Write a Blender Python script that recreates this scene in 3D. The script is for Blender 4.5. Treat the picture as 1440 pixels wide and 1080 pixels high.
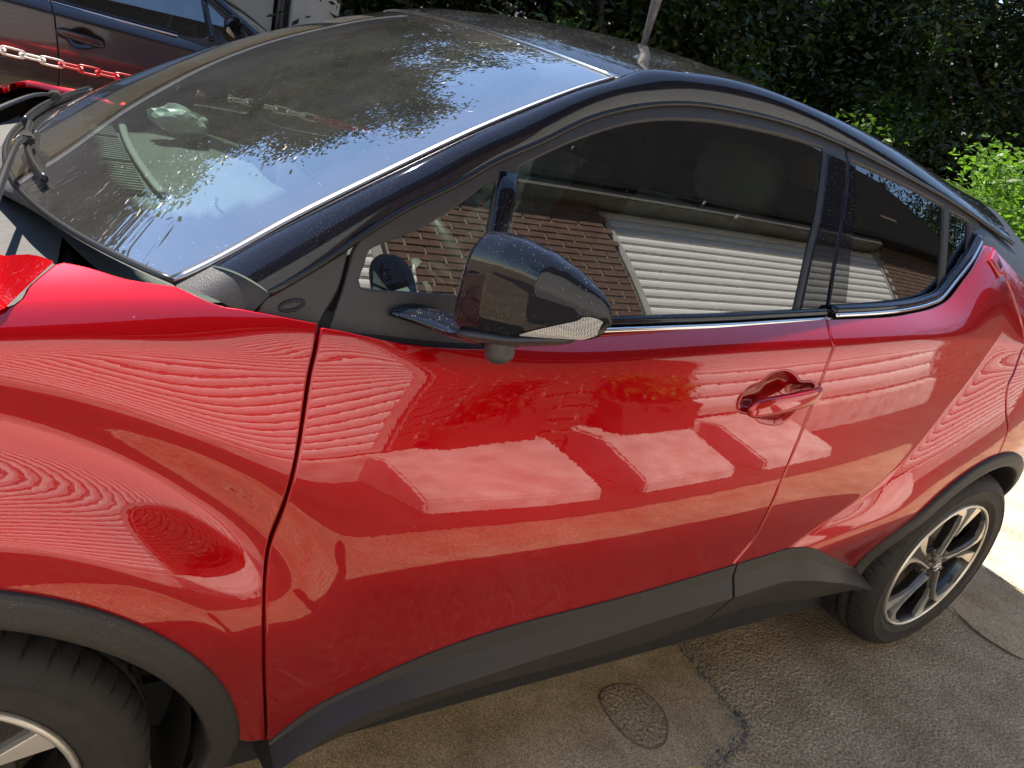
import bpy, bmesh, math, random
import numpy as np
from mathutils import Vector, Matrix
from mathutils.geometry import delaunay_2d_cdt
for o in list(bpy.data.objects): bpy.data.objects.remove(o, do_unlink=True)
SC = bpy.context.scene
COL0 = SC.collection
random.seed(7); RNG = np.random.default_rng(7)
# ------------------------------------------------------------------ camera
YAW, PIT, ROL = .63586, .39968, .26143
def _cam():
    fw = Vector((math.sin(YAW)*math.cos(PIT), math.cos(YAW)*math.cos(PIT), -math.sin(PIT)))
    r0 = Vector((math.cos(YAW), -math.sin(YAW), 0)); u0 = r0.cross(fw)
    r = math.cos(ROL)*r0 + math.sin(ROL)*u0; u = -math.sin(ROL)*r0 + math.cos(ROL)*u0
    M = Matrix(((r.x,u.x,-fw.x,.1424),(r.y,u.y,-fw.y,-1.7777),(r.z,u.z,-fw.z,1.5032),(0,0,0,1)))
    cd = bpy.data.cameras.new('camera'); co = bpy.data.objects.new('camera', cd); COL0.objects.link(co)
    co.matrix_world = M; cd.sensor_width = 36; cd.lens = 1095.72/1440*36
    cd.clip_start = .02; cd.clip_end = 500
    SC.camera = co
_cam()
# ------------------------------------------------------------------ sky and sun
SUN_EL = math.radians(60); SUN_X = -.13          # the sun stands beyond the car, a little towards its nose
sdir = Vector((SUN_X*math.cos(SUN_EL), math.cos(SUN_EL), math.sin(SUN_EL))).normalized()
w = bpy.data.worlds.new('World'); SC.world = w; w.use_nodes = True
nt = w.node_tree; nt.nodes.clear()
sky = nt.nodes.new('ShaderNodeTexSky'); sky.sky_type = 'NISHITA'; sky.sun_disc = False
sky.sun_elevation = SUN_EL; sky.sun_rotation = math.atan2(sdir.x, sdir.y); sky.air_density = 1.0; sky.dust_density = 0.0; sky.ozone_density = 1.2
bg = nt.nodes.new('ShaderNodeBackground'); bg.inputs[1].default_value = .13
wo = nt.nodes.new('ShaderNodeOutputWorld'); nt.links.new(sky.outputs[0], bg.inputs[0]); nt.links.new(bg.outputs[0], wo.inputs[0])
sl = bpy.data.lights.new('sun', 'SUN'); sl.energy = 4.9; sl.angle = math.radians(.53); sl.color = (1, .93, .82)
so = bpy.data.objects.new('sun', sl); COL0.objects.link(so); so.location = (0, 5, 10)
so.rotation_euler = sdir.to_track_quat('Z', 'Y').to_euler()
SC.view_settings.view_transform = 'Standard'; SC.view_settings.look = 'None'; SC.view_settings.gamma = 1; SC.view_settings.exposure = 1.38
SC.view_settings.use_curve_mapping = False
SC.cycles.max_bounces = 10; SC.cycles.transparent_max_bounces = 16; SC.cycles.glossy_bounces = 6
SC.cycles.caustics_reflective = False; SC.cycles.caustics_refractive = False
SC.cycles.sample_clamp_indirect = 6; SC.cycles.use_denoising = True
# ------------------------------------------------------------------ geometry core
# ---------- natural cubic spline basis (linear in the control values) ----------
def spl_prep(k):
    k=np.asarray(k,float); n=len(k); h=np.diff(k)
    A=np.zeros((n,n)); B=np.zeros((n,n)); A[0,0]=A[-1,-1]=1
    for i in range(1,n-1):
        A[i,i-1]=h[i-1]; A[i,i]=2*(h[i-1]+h[i]); A[i,i+1]=h[i]
        B[i,i-1]=6/h[i-1]; B[i,i]=-6/h[i-1]-6/h[i]; B[i,i+1]=6/h[i]
    return k,h,np.linalg.solve(A,B)
def spl_w(prep,t):
    k,h,M=prep; t=np.atleast_1d(np.asarray(t,float)); n=len(k)
    tc=np.clip(t,k[0],k[-1]); i=np.clip(np.searchsorted(k,tc,side='right')-1,0,n-2)
    a=(k[i+1]-tc)/h[i]; b=(tc-k[i])/h[i]
    W=np.zeros((len(t),n)); r=np.arange(len(t))
    W[r,i]+=a; W[r,i+1]+=b
    W+=((a**3-a)*h[i]**2/6)[:,None]*M[i]+((b**3-b)*h[i]**2/6)[:,None]*M[i+1]
    # linear extrapolation
    out=t-tc; m=out!=0
    if m.any():
        ii=i[m]; d=np.zeros((m.sum(),n)); rr=np.arange(m.sum())
        d[rr,ii]-=1/h[ii]; d[rr,ii+1]+=1/h[ii]
        aa=a[m]; bb=b[m]
        d+=((-(3*aa**2-1))*h[ii]/6)[:,None]*M[ii]+((3*bb**2-1)*h[ii]/6)[:,None]*M[ii+1]
        W[m]+=d*out[m][:,None]
    return W
class Spl:
    def __init__(s,k,v): s.p=spl_prep(k); s.v=np.asarray(v,float)
    def __call__(s,t): return spl_w(s.p,t)@s.v
def sst(a,b,x):
    t=np.clip((x-a)/(b-a),0,1); return t*t*(3-2*t)
# ---------- lower body side: tensor spline over x and section parameter ----------
ST=[ # x, ztop, ytop, zcrease, ycrease
(-.85,.90,-.40,.84,-.52),(-.5,1.00,-.60,.95,-.70),(-.1,1.07,-.69,1.015,-.775),(.2,1.12,-.69,1.060,-.782),
(.5,1.10,-.770,1.046,-.808),(.85,1.085,-.778,1.035,-.832),(1.2,1.10,-.79,1.055,-.842),(1.6,1.125,-.79,1.080,-.842),
(2.0,1.150,-.772,1.105,-.830),(2.25,1.20,-.735,1.115,-.815),(2.45,1.315,-.652,1.118,-.800),(2.62,1.285,-.645,1.112,-.79),(2.8,1.25,-.63,1.105,-.775),
(3.2,1.20,-.54,1.08,-.68),(3.45,1.16,-.42,1.05,-.55)]
XK=[s[0] for s in ST]
SK=[0,.5,1,1.5,2.2,3.2,4.2,5.2,6.2,7]
COL=[(.03,-.008),(.11,-.019),(.23,-.031),(.36,-.032),(.48,-.020),(.60,-.013),(.72,-.008)]
COLW=[(.03,-.0152),(.11,-.0432),(.23,-.0674),(.36,-.075),(.48,-.069),(.60,-.058),(.72,-.047)]
COLM=[(.03,-.0120),(.11,-.0340),(.23,-.050),(.36,-.052),(.48,-.042),(.60,-.031),(.72,-.023)]
def _ctrl():
    C=np.zeros((len(XK),len(SK),3))
    for i,(x,zt,yt,zc,yc) in enumerate(ST):
        C[i,0]=(x,yt,zt); C[i,1]=(x,.42*yt+.58*yc,.56*zt+.44*zc); C[i,2]=(x,yc,zc)
        q=(zc-.33)/.72
        for j,(dz,dy) in enumerate(COLW if x<.3 else COLM if x<.6 else COL): C[i,3+j]=(x,yc+dy,zc-dz*q)
    return C
CTRL=_ctrl(); XP=spl_prep(XK); SP=spl_prep(SK)
def _soft(e,k=.007): return .5*(e+np.sqrt(e*e+k*k))
def haunch_front(x,z):
    r=np.hypot(x,z-.335); th=np.arctan2(z-.335,x)
    f1=sst(-.10,.60,th); f2=sst(.30,.95,th)
    e=r-.500; dp=_soft(e); dm=dp-e
    u=np.clip(dp/.13,0,1)
    out=(1-u)**2*(1+.7*u)-.30*dm/.1            # bulge, crease at r = .5
    v=(r-.618)/.060
    dip=np.exp(-np.where(v<0,(v*.88)**2,v*v))  # undercut above the bulge
    return -.017*np.clip(out,-1,2)*f1+.029*dip*f2
HL=Spl([.40,.50,.58,.66,.78,.92,1.05,1.16,1.3],[1.66,1.75,1.86,2.0,2.13,2.25,2.355,2.42,2.5])  # x of the rear haunch crease at height z
def haunch_rear(x,z):
    d=_soft((x-HL(z))*.75,.008)
    u=np.clip(d/.32,0,1)
    amp=.050*sst(.36,.62,z)*(1-sst(1.00,1.22,z)*.85)
    return -amp*(1-(1-u)**2.2)
def body(x,s):
    x=np.atleast_1d(x).astype(float); s=np.atleast_1d(s).astype(float)
    P=np.einsum('ni,nj,ijk->nk',spl_w(XP,x),spl_w(SP,s),CTRL)
    P[:,1]+=haunch_front(P[:,0],P[:,2])+haunch_rear(P[:,0],P[:,2])
    return P
# ---------- greenhouse side: (x,z) -> y ----------
def green(x,z,off=0.0):
    x=np.atleast_1d(x).astype(float); z=np.atleast_1d(z).astype(float)
    q=z-1.08
    y=-.780+.37*q+.32*q*q+.030*(x-1.35)**2+.05*np.clip(x-1.9,0,None)**2-off
    return np.stack([x,y,z],-1)
# ------------------------------------------------------------------ mesh helpers
def link(name, me, parent=None, mat=None, label=None, cat=None, group=None, kind=None):
    o = bpy.data.objects.new(name, me); COL0.objects.link(o)
    if mat is not None and me is not None and not me.materials: me.materials.append(mat)
    if parent is not None: o.parent = parent
    tag(o, label, cat, group, kind); return o
def tag(o, label=None, cat=None, group=None, kind=None):
    if label: o['label'] = label
    if cat: o['category'] = cat
    if group: o['group'] = group
    if kind: o['kind'] = kind
    return o
def empty(name, loc, label, cat, group=None, rz=0):
    o = bpy.data.objects.new(name, None); COL0.objects.link(o); o.location = loc; o.rotation_euler[2] = rz
    o.empty_display_size = .1; return tag(o, label, cat, group)
def meshf(name, V, F, N=None, smooth=True):
    """V (n,3), F list of tuples or an (m,k) array"""
    me = bpy.data.meshes.new(name); V = np.asarray(V, np.float32)
    if isinstance(F, np.ndarray):
        m, k = F.shape
        me.vertices.add(len(V)); me.vertices.foreach_set('co', V.ravel())
        me.loops.add(m*k); me.loops.foreach_set('vertex_index', F.astype(np.int32).ravel())
        me.polygons.add(m); me.polygons.foreach_set('loop_start', np.arange(0, m*k, k, dtype=np.int32))
        me.update(calc_edges=True)
    else:
        me.from_pydata(V.tolist(), [], [tuple(int(i) for i in f) for f in F]); me.update()
    if smooth: me.polygons.foreach_set('use_smooth', np.ones(len(me.polygons), bool))
    if N is not None:
        at = me.attributes.new('nrm', 'FLOAT_VECTOR', 'POINT'); at.data.foreach_set('vector', np.asarray(N, np.float32).ravel())
        me.normals_split_custom_set_from_vertices([tuple(float(c) for c in n) for n in N])
    me.validate(clean_customdata=False); return me
def sm(pts, n=8, closed=False):
    """Catmull-Rom through the points"""
    P = np.asarray(pts, float); out = []; m = len(P)
    rng = range(m if closed else m-1)
    for i in rng:
        if closed: a, b, c, d = P[(i-1) % m], P[i], P[(i+1) % m], P[(i+2) % m]
        else: a, b, c, d = P[max(i-1, 0)], P[i], P[i+1], P[min(i+2, m-1)]
        for k in range(n):
            t = k/n
            out.append(.5*((2*b)+(c-a)*t+(2*a-5*b+4*c-d)*t*t+(-a+3*b-3*c+d)*t**3))
    if not closed: out.append(P[-1])
    return np.array(out)
def resample(P, ds, closed=True):
    P = np.asarray(P, float); Q = np.vstack([P, P[:1]]) if closed else P
    out = []
    for a, b in zip(Q[:-1], Q[1:]):
        L = np.linalg.norm(b-a)
        if L < 1e-7: continue
        k = max(1, int(math.ceil(L/ds)))
        for j in range(k): out.append(a+(b-a)*j/k)
    if not closed: out.append(Q[-1])
    out = np.array(out)
    keep = [0]
    for i in range(1, len(out)):
        if np.linalg.norm(out[i]-out[keep[-1]]) > .35*ds: keep.append(i)
    return out[keep]
def area2(P): return .5*np.sum(P[:, 0]*np.roll(P[:, 1], -1)-np.roll(P[:, 0], -1)*P[:, 1])
def offset(P, d):
    """move a ccw loop inwards by d (outwards for a cw loop's inside = hole)"""
    a = P-np.roll(P, 1, 0); b = np.roll(P, -1, 0)-P
    a /= np.linalg.norm(a, axis=1)[:, None]+1e-12; b /= np.linalg.norm(b, axis=1)[:, None]+1e-12
    na = np.stack([-a[:, 1], a[:, 0]], 1); nb = np.stack([-b[:, 1], b[:, 0]], 1)
    n = na+nb; n /= np.maximum(np.linalg.norm(n, axis=1), .3)[:, None]
    k = 1/np.maximum((n*na).sum(1), .6)
    return P+n*(d*k)[:, None], -n
def inside(Q, P):
    r = np.zeros(len(Q), bool); x, y = Q[:, 0], Q[:, 1]
    for a, b in zip(P, np.roll(P, -1, 0)):
        if a[1] == b[1]: continue
        c = ((a[1] > y) != (b[1] > y)) & (x < (b[0]-a[0])*(y-a[1])/(b[1]-a[1])+a[0]); r ^= c
    return r
def dist(Q, P, closed=True):
    d = np.full(len(Q), 1e9)
    for a, b in zip(P if closed else P[:-1], np.roll(P, -1, 0) if closed else P[1:]):
        ab = b-a; L = ab@ab
        if L < 1e-14: continue
        t = np.clip(((Q-a)@ab)/L, 0, 1); e = Q-a-t[:, None]*ab; d = np.minimum(d, np.einsum('ij,ij->i', e, e))
    return np.sqrt(d)
def snormal(S, u, v, out):
    e = 1.5e-3; du = S(u+e, v)-S(u-e, v); dv = S(u, v+e)-S(u, v-e); n = np.cross(du, dv)
    n /= np.linalg.norm(n, axis=1)[:, None]+1e-12
    return n*np.sign(n@np.array(out, float))[:, None]
def panel(name, S, poly, holes=(), vs=1.0, g=.012, gap=.0025, off=0.0, depth=.018, lip=.0035, out=(0, -1, .05), disp=None, round_=.0022, feats=()):
    """a sheet-metal piece: the outline (in the parameters of surface S) filled with a fine mesh, edges rolled inwards"""
    sc = np.array([1.0, vs])
    def prep(P, hole):
        P = np.asarray(P, float)*sc
        if (area2(P) < 0) != hole: P = P[::-1]
        return resample(P, min(g, .010))
    loops = [prep(poly, False)]+[prep(h, True) for h in holes]
    L0 = []; L1 = []; O = []
    for P in loops:
        a, n = offset(P, gap); b, _ = offset(P, gap+lip); L0.append(a); L1.append(b); O.append(n)
    P = L1[0]; lo, hi = P.min(0), P.max(0)
    gx, gy = np.meshgrid(np.arange(lo[0], hi[0], g), np.arange(lo[1], hi[1], g*.9))
    gx = gx+np.where((np.arange(gx.shape[0]) % 2)[:, None] == 0, 0, g/2)
    Q = np.stack([gx.ravel(), gy.ravel()], 1)
    Q = Q[inside(Q, P)]
    for h in L1[1:]: Q = Q[~inside(Q, h)]
    for h in L1: Q = Q[dist(Q, h) > .55*g]
    for fl in feats:
        fl = resample(np.asarray(fl, float)*sc, .009, False); T = np.gradient(fl, axis=0); T /= np.linalg.norm(T, axis=1)[:, None]+1e-12; Nn = np.stack([-T[:, 1], T[:, 0]], 1)
        Q = Q[dist(Q, fl, False) > .016]; E_ = [fl+Nn*o for o in (-.012, -.0075, -.0035, 0, .0035, .0075, .012)]
        E_ = np.vstack(E_); E_ = E_[inside(E_, P)]
        for h in L1[1:]: E_ = E_[~inside(E_, h)]
        for h in L1: E_ = E_[dist(E_, h) > .004]
        Q = np.vstack([Q, E_])
    pts = np.vstack(L1+[Q]); ed = []; s = 0
    for h in L1:
        n = len(h); ed += [(s+i, s+(i+1) % n) for i in range(n)]; s += n
    r = delaunay_2d_cdt([Vector(q) for q in pts.tolist()], ed, [], 0, 1e-7)
    V2 = np.array([list(v) for v in r[0]]); F = np.array([list(f) for f in r[2]])
    cen = V2[F].mean(1); ok = inside(cen, P)
    for h in L1[1:]: ok &= ~inside(cen, h)
    F = F[ok]
    orig = r[3]; inv = {}
    for i, l in enumerate(orig):
        for k in l: inv[k] = i
    uv = V2/sc
    Pn = snormal(S, uv[:, 0], uv[:, 1], out); P3 = S(uv[:, 0], uv[:, 1])+Pn*off
    if disp is not None:
        P3 = P3-Pn*disp(V2, dist(V2, L1[0]))[:, None]
    V = [P3]; N = [Pn]; faces = []
    # orient
    a, b, c = P3[F[0, 0]], P3[F[0, 1]], P3[F[0, 2]]
    if np.cross(b-a, c-a)@Pn[F[0, 0]] < 0: F = F[:, ::-1]; flip = True
    else: flip = False
    faces += [tuple(f) for f in F]
    base = len(P3); s = 0
    for li, (h0, o2) in enumerate(zip(L0, O)):
        n = len(h0); q = h0/sc; nn = snormal(S, q[:, 0], q[:, 1], out); p = S(q[:, 0], q[:, 1])+nn*off
        q2 = (h0+o2*1e-3)/sc; oo = S(q2[:, 0], q2[:, 1])+nn*off-p; oo /= np.linalg.norm(oo, axis=1)[:, None]+1e-12
        m = nn*.6+oo; m /= np.linalg.norm(m, axis=1)[:, None]
        V += [p-nn*round_, p-nn*depth]; N += [m, oo]
        for i in range(n):
            j = (i+1) % n; A, B_ = inv[s+i], inv[s+j]
            for f in ((A, B_, base+j, base+i), (base+i, base+j, base+n+j, base+n+i)):
                faces.append(f[::-1] if not flip else f)
        base += 2*n; s += n
    V = np.vstack(V); N = np.vstack(N)
    # make ring faces agree with their normals
    ff = []
    for f in faces:
        a, b, c = V[f[0]], V[f[1]], V[f[2]]
        ff.append(f if np.cross(b-a, c-a)@(N[f[0]]+N[f[2]]) >= 0 else f[::-1])
    return meshf(name, V, ff, None if disp is not None else N)
def loft(name, fn, nu, nv, closed_v=False, flip=False):
    u = np.linspace(0, 1, nu); v = np.linspace(0, 1, nv+1)[:-1] if closed_v else np.linspace(0, 1, nv)
    U, Vv = np.meshgrid(u, v, indexing='ij'); P = fn(U.ravel(), Vv.ravel())
    F = []; i, j = np.meshgrid(np.arange(nu-1), np.arange(nv if closed_v else nv-1), indexing='ij'); i = i.ravel(); j = j.ravel(); j2 = (j+1) % nv
    F = np.stack([i*nv+j, (i+1)*nv+j, (i+1)*nv+j2, i*nv+j2], 1)
    if flip: F = F[:, ::-1]
    return meshf(name, P, F)
def tube(name, pts, r, n=10, cap=True, rz=None):
    """round (or oval: rz = second radius) bar along a polyline"""
    P = np.asarray(pts, float); m = len(P); T = np.gradient(P, axis=0); T /= np.linalg.norm(T, axis=1)[:, None]+1e-12
    up = np.array([0, 0, 1.0]); V = []; r = np.broadcast_to(r, (m,)); r2 = r if rz is None else np.broadcast_to(rz, (m,))
    for i in range(m):
        a = np.cross(T[i], up); 
        if np.linalg.norm(a) < 1e-3: a = np.cross(T[i], [1, 0, 0.])
        a /= np.linalg.norm(a); b = np.cross(a, T[i])
        for k in range(n):
            t = 2*math.pi*k/n; V.append(P[i]+a*math.cos(t)*r[i]+b*math.sin(t)*r2[i])
    F = [(i*n+k, i*n+(k+1) % n, (i+1)*n+(k+1) % n, (i+1)*n+k) for i in range(m-1) for k in range(n)]
    if cap: F += [tuple(range(n))[::-1], tuple((m-1)*n+k for k in range(n))]
    return meshf(name, V, F)
def box(name, lo, hi, bev=0.0, seg=2):
    bm = bmesh.new(); bmesh.ops.create_cube(bm, size=1)
    lo = Vector(lo); hi = Vector(hi)
    for v in bm.verts: v.co = Vector(((lo[i]+hi[i])/2+v.co[i]*(hi[i]-lo[i]) for i in range(3)))
    if bev: bmesh.ops.bevel(bm, geom=bm.edges[:], offset=bev, segments=seg, affect='EDGES')
    me = bpy.data.meshes.new(name); bm.to_mesh(me); bm.free()
    return me
def prism(name, poly, axis, a, b, bev=0.0):
    """extrude a 2-D outline along axis ('x','y','z') from a to b"""
    def p3(p, t): return {'x': (t, p[0], p[1]), 'y': (p[0], t, p[1]), 'z': (p[0], p[1], t)}[axis]
    bm = bmesh.new(); va = [bm.verts.new(p3(p, a)) for p in poly]; vb = [bm.verts.new(p3(p, b)) for p in poly]; n = len(poly)
    bm.faces.new(va); bm.faces.new(vb[::-1])
    for i in range(n): bm.faces.new((va[i], vb[i], vb[(i+1) % n], va[(i+1) % n]))
    bmesh.ops.recalc_face_normals(bm, faces=bm.faces[:])
    if bev: bmesh.ops.bevel(bm, geom=bm.edges[:], offset=bev, segments=2, affect='EDGES')
    me = bpy.data.meshes.new(name); bm.to_mesh(me); bm.free(); return me
def lathe(name, prof, n=64, ang=2*math.pi, cx=0, cz=0):
    """spin a (radius, y) profile around the wheel axle (y axis)"""
    prof = np.asarray(prof, float); m = len(prof)
    t = np.arange(n)*2*math.pi/n
    V = np.stack([np.cos(t)[:, None]*prof[:, 0]+cx, np.broadcast_to(prof[:, 1], (n, m)), np.sin(t)[:, None]*prof[:, 0]+cz], -1).reshape(-1, 3)
    F = [(i*m+j, i*m+j+1, ((i+1) % n)*m+j+1, ((i+1) % n)*m+j) for i in range(n) for j in range(m-1)]
    return meshf(name, V, F)
def join(name, meshes):
    bm = bmesh.new()
    for m in meshes: bm.from_mesh(m)
    me = bpy.data.meshes.new(name); bm.to_mesh(me); bm.free()
    for m in meshes: bpy.data.meshes.remove(m)
    return me
# ------------------------------------------------------------------ materials
def mk(name):
    m = bpy.data.materials.new(name); m.use_nodes = True; n = m.node_tree; n.nodes.clear()
    o = n.nodes.new('ShaderNodeOutputMaterial'); return m, n, o
def nd(n, t, **k):
    x = n.nodes.new(t)
    for a, b in k.items():
        if a in x.inputs: x.inputs[a].default_value = b
        else: setattr(x, a, b)
    return x
def bsdf(n, col=(.5, .5, .5), rough=.5, **k):
    b = n.nodes.new('ShaderNodeBsdfPrincipled'); b.inputs['Base Color'].default_value = (*col, 1); b.inputs['Roughness'].default_value = rough
    for a, v in k.items(): b.inputs[a.replace('_', ' ')].default_value = v
    return b
def ramp(n, fac, stops):
    r = n.nodes.new('ShaderNodeValToRGB'); e = r.color_ramp.elements
    while len(e) > len(stops): e.remove(e[-1])
    while len(e) < len(stops): e.new(.5)
    for q, (p, c) in zip(e, stops): q.position = p; q.color = (*c, 1) if len(c) == 3 else c
    n.links.new(fac, r.inputs[0]); return r
def noise(n, scale, detail=4, rough=.55, vec=None, dim='3D'):
    t = n.nodes.new('ShaderNodeTexNoise'); t.inputs['Scale'].default_value = scale; t.inputs['Detail'].default_value = detail; t.inputs['Roughness'].default_value = rough
    if vec is not None: n.links.new(vec, t.inputs['Vector'])
    return t
def objco(n):
    return n.nodes.new('ShaderNodeTexCoord').outputs['Object']
def simple(name, col, rough=.5, var=.12, scale=8, bump=0, bscale=200, **k):
    """a principled surface whose tone drifts a little, with optional fine relief"""
    m, n, o = mk(name); b = bsdf(n, col, rough, **k); co = objco(n)
    t = noise(n, scale, 5, .6, co); c = np.array(col)
    r = ramp(n, t.outputs['Fac'], [(.3, tuple(c*(1-var))), (.7, tuple(np.minimum(c*(1+var), 1)))])
    n.links.new(r.outputs[0], b.inputs['Base Color'])
    if bump:
        t2 = noise(n, bscale, 3, .6, co); bp = n.nodes.new('ShaderNodeBump'); bp.inputs['Strength'].default_value = bump; bp.inputs['Distance'].default_value = .002
        n.links.new(t2.outputs['Fac'], bp.inputs['Height']); n.links.new(bp.outputs[0], b.inputs['Normal'])
    n.links.new(b.outputs[0], o.inputs[0]); return m
def dusty(name, col, rough, dust=.5, thr=.70, scale=260, **k):
    """gloss paint with a light film of dust and fine pale specks"""
    m, n, o = mk(name); b = bsdf(n, col, rough, **k); co = objco(n)
    v = nd(n, 'ShaderNodeTexVoronoi', feature='F1'); v.inputs['Scale'].default_value = scale; n.links.new(co, v.inputs['Vector'])
    wn = n.nodes.new('ShaderNodeTexWhiteNoise'); n.links.new(v.outputs['Position'], wn.inputs['Vector'])
    th = nd(n, 'ShaderNodeMath', operation='GREATER_THAN'); th.inputs[1].default_value = thr; n.links.new(wn.outputs['Value'], th.inputs[0])
    near = nd(n, 'ShaderNodeMath', operation='LESS_THAN'); near.inputs[1].default_value = .26; n.links.new(v.outputs['Distance'], near.inputs[0])
    mu = nd(n, 'ShaderNodeMath', operation='MULTIPLY'); n.links.new(th.outputs[0], mu.inputs[0]); n.links.new(near.outputs[0], mu.inputs[1])
    cl = noise(n, 7, 4, .6, co); rp = ramp(n, cl.outputs['Fac'], [(.35, (0, 0, 0)), (.75, (1, 1, 1))])
    m2 = nd(n, 'ShaderNodeMath', operation='MULTIPLY'); n.links.new(mu.outputs[0], m2.inputs[0]); n.links.new(rp.outputs[0], m2.inputs[1])
    m3 = nd(n, 'ShaderNodeMath', operation='MULTIPLY'); m3.inputs[1].default_value = dust; n.links.new(m2.outputs[0], m3.inputs[0])
    d = nd(n, 'ShaderNodeBsdfDiffuse'); d.inputs[0].default_value = (.62, .58, .5, 1)
    mx = n.nodes.new('ShaderNodeMixShader'); n.links.new(m3.outputs[0], mx.inputs[0]); n.links.new(b.outputs[0], mx.inputs[1]); n.links.new(d.outputs[0], mx.inputs[2])
    n.links.new(mx.outputs[0], o.inputs[0]); return m
def true_normal(n):
    """the exact surface normal stored on the sheet metal (falls back to the mesh normal)"""
    at = n.nodes.new('ShaderNodeAttribute'); at.attribute_name = 'nrm'
    vt = n.nodes.new('ShaderNodeVectorTransform'); vt.vector_type = 'NORMAL'; vt.convert_from = 'OBJECT'; vt.convert_to = 'WORLD'; ad_ = nd(n, 'ShaderNodeVectorMath', operation='ADD'); ad_.inputs[1].default_value = (0, 0, 1e-5); n.links.new(at.outputs['Vector'], ad_.inputs[0]); n.links.new(ad_.outputs[0], vt.inputs[0])
    ln = nd(n, 'ShaderNodeVectorMath', operation='LENGTH'); n.links.new(at.outputs['Vector'], ln.inputs[0])
    gt = nd(n, 'ShaderNodeMath', operation='GREATER_THAN'); gt.inputs[1].default_value = .3; n.links.new(ln.outputs['Value'], gt.inputs[0])
    ge_ = n.nodes.new('ShaderNodeNewGeometry'); mx = nd(n, 'ShaderNodeMix', data_type='VECTOR'); n.links.new(gt.outputs[0], mx.inputs[0]); n.links.new(ge_.outputs['Normal'], mx.inputs[4]); n.links.new(vt.outputs[0], mx.inputs[5])
    nz = nd(n, 'ShaderNodeVectorMath', operation='NORMALIZE'); n.links.new(mx.outputs[1], nz.inputs[0]); return nz.outputs[0]
def paint_red():
    m, n, o = mk('red_paint'); co = objco(n)
    b = bsdf(n, (.40, .0005, .0038), .34, Metallic=.60, Coat_Weight=1.0, Coat_Roughness=.006, Coat_IOR=1.72, Specular_IOR_Level=0.0)
    # a breath of orange peel in the lacquer
    t = noise(n, 130, 1, .4, co); bp = n.nodes.new('ShaderNodeBump'); bp.inputs['Strength'].default_value = .012; bp.inputs['Distance'].default_value = .002
    tn = true_normal(n); n.links.new(tn, bp.inputs['Normal']); n.links.new(tn, b.inputs['Normal']); n.links.new(t.outputs['Fac'], bp.inputs['Height']); n.links.new(bp.outputs[0], b.inputs['Coat Normal'])
    t2 = noise(n, 6, 5, .65, co); r = ramp(n, t2.outputs['Fac'], [(.3, (.004, .004, .004)), (.75, (.016, .016, .016))]); n.links.new(r.outputs[0], b.inputs['Coat Roughness'])
    # stray specks of dust
    v = nd(n, 'ShaderNodeTexVoronoi', feature='F1'); v.inputs['Scale'].default_value = 130; n.links.new(co, v.inputs['Vector'])
    wn = n.nodes.new('ShaderNodeTexWhiteNoise'); n.links.new(v.outputs['Position'], wn.inputs['Vector'])
    th = nd(n, 'ShaderNodeMath', operation='GREATER_THAN'); th.inputs[1].default_value = .985; n.links.new(wn.outputs['Value'], th.inputs[0])
    near = nd(n, 'ShaderNodeMath', operation='LESS_THAN'); near.inputs[1].default_value = .13; n.links.new(v.outputs['Distance'], near.inputs[0])
    mu = nd(n, 'ShaderNodeMath', operation='MULTIPLY'); n.links.new(th.outputs[0], mu.inputs[0]); n.links.new(near.outputs[0], mu.inputs[1])
    m3 = nd(n, 'ShaderNodeMath', operation='MULTIPLY'); m3.inputs[1].default_value = .6; n.links.new(mu.outputs[0], m3.inputs[0])
    sx = n.nodes.new('ShaderNodeSeparateXYZ'); n.links.new(co, sx.inputs[0]); low = nd(n, 'ShaderNodeMapRange', interpolation_type='SMOOTHSTEP'); n.links.new(sx.outputs['Z'], low.inputs[0])
    for i_, v_ in ((1, .34), (2, .66), (3, .035), (4, 0.0)): low.inputs[i_].default_value = v_
    nf = noise(n, 16, 8, .75, co); rf = ramp(n, nf.outputs['Fac'], [(.38, (.08, .08, .08)), (.68, (1, 1, 1))]); fm = nd(n, 'ShaderNodeMath', operation='MULTIPLY'); n.links.new(low.outputs[0], fm.inputs[0]); n.links.new(rf.outputs[0], fm.inputs[1])
    ad2 = nd(n, 'ShaderNodeMath', operation='MAXIMUM'); n.links.new(m3.outputs[0], ad2.inputs[0]); n.links.new(fm.outputs[0], ad2.inputs[1]); m3 = ad2
    d = nd(n, 'ShaderNodeBsdfDiffuse'); d.inputs[0].default_value = (.36, .28, .22, 1)
    mx = n.nodes.new('ShaderNodeMixShader'); n.links.new(m3.outputs[0], mx.inputs[0]); n.links.new(b.outputs[0], mx.inputs[1]); n.links.new(d.outputs[0], mx.inputs[2])
    n.links.new(mx.outputs[0], o.inputs[0]); return m
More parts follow.
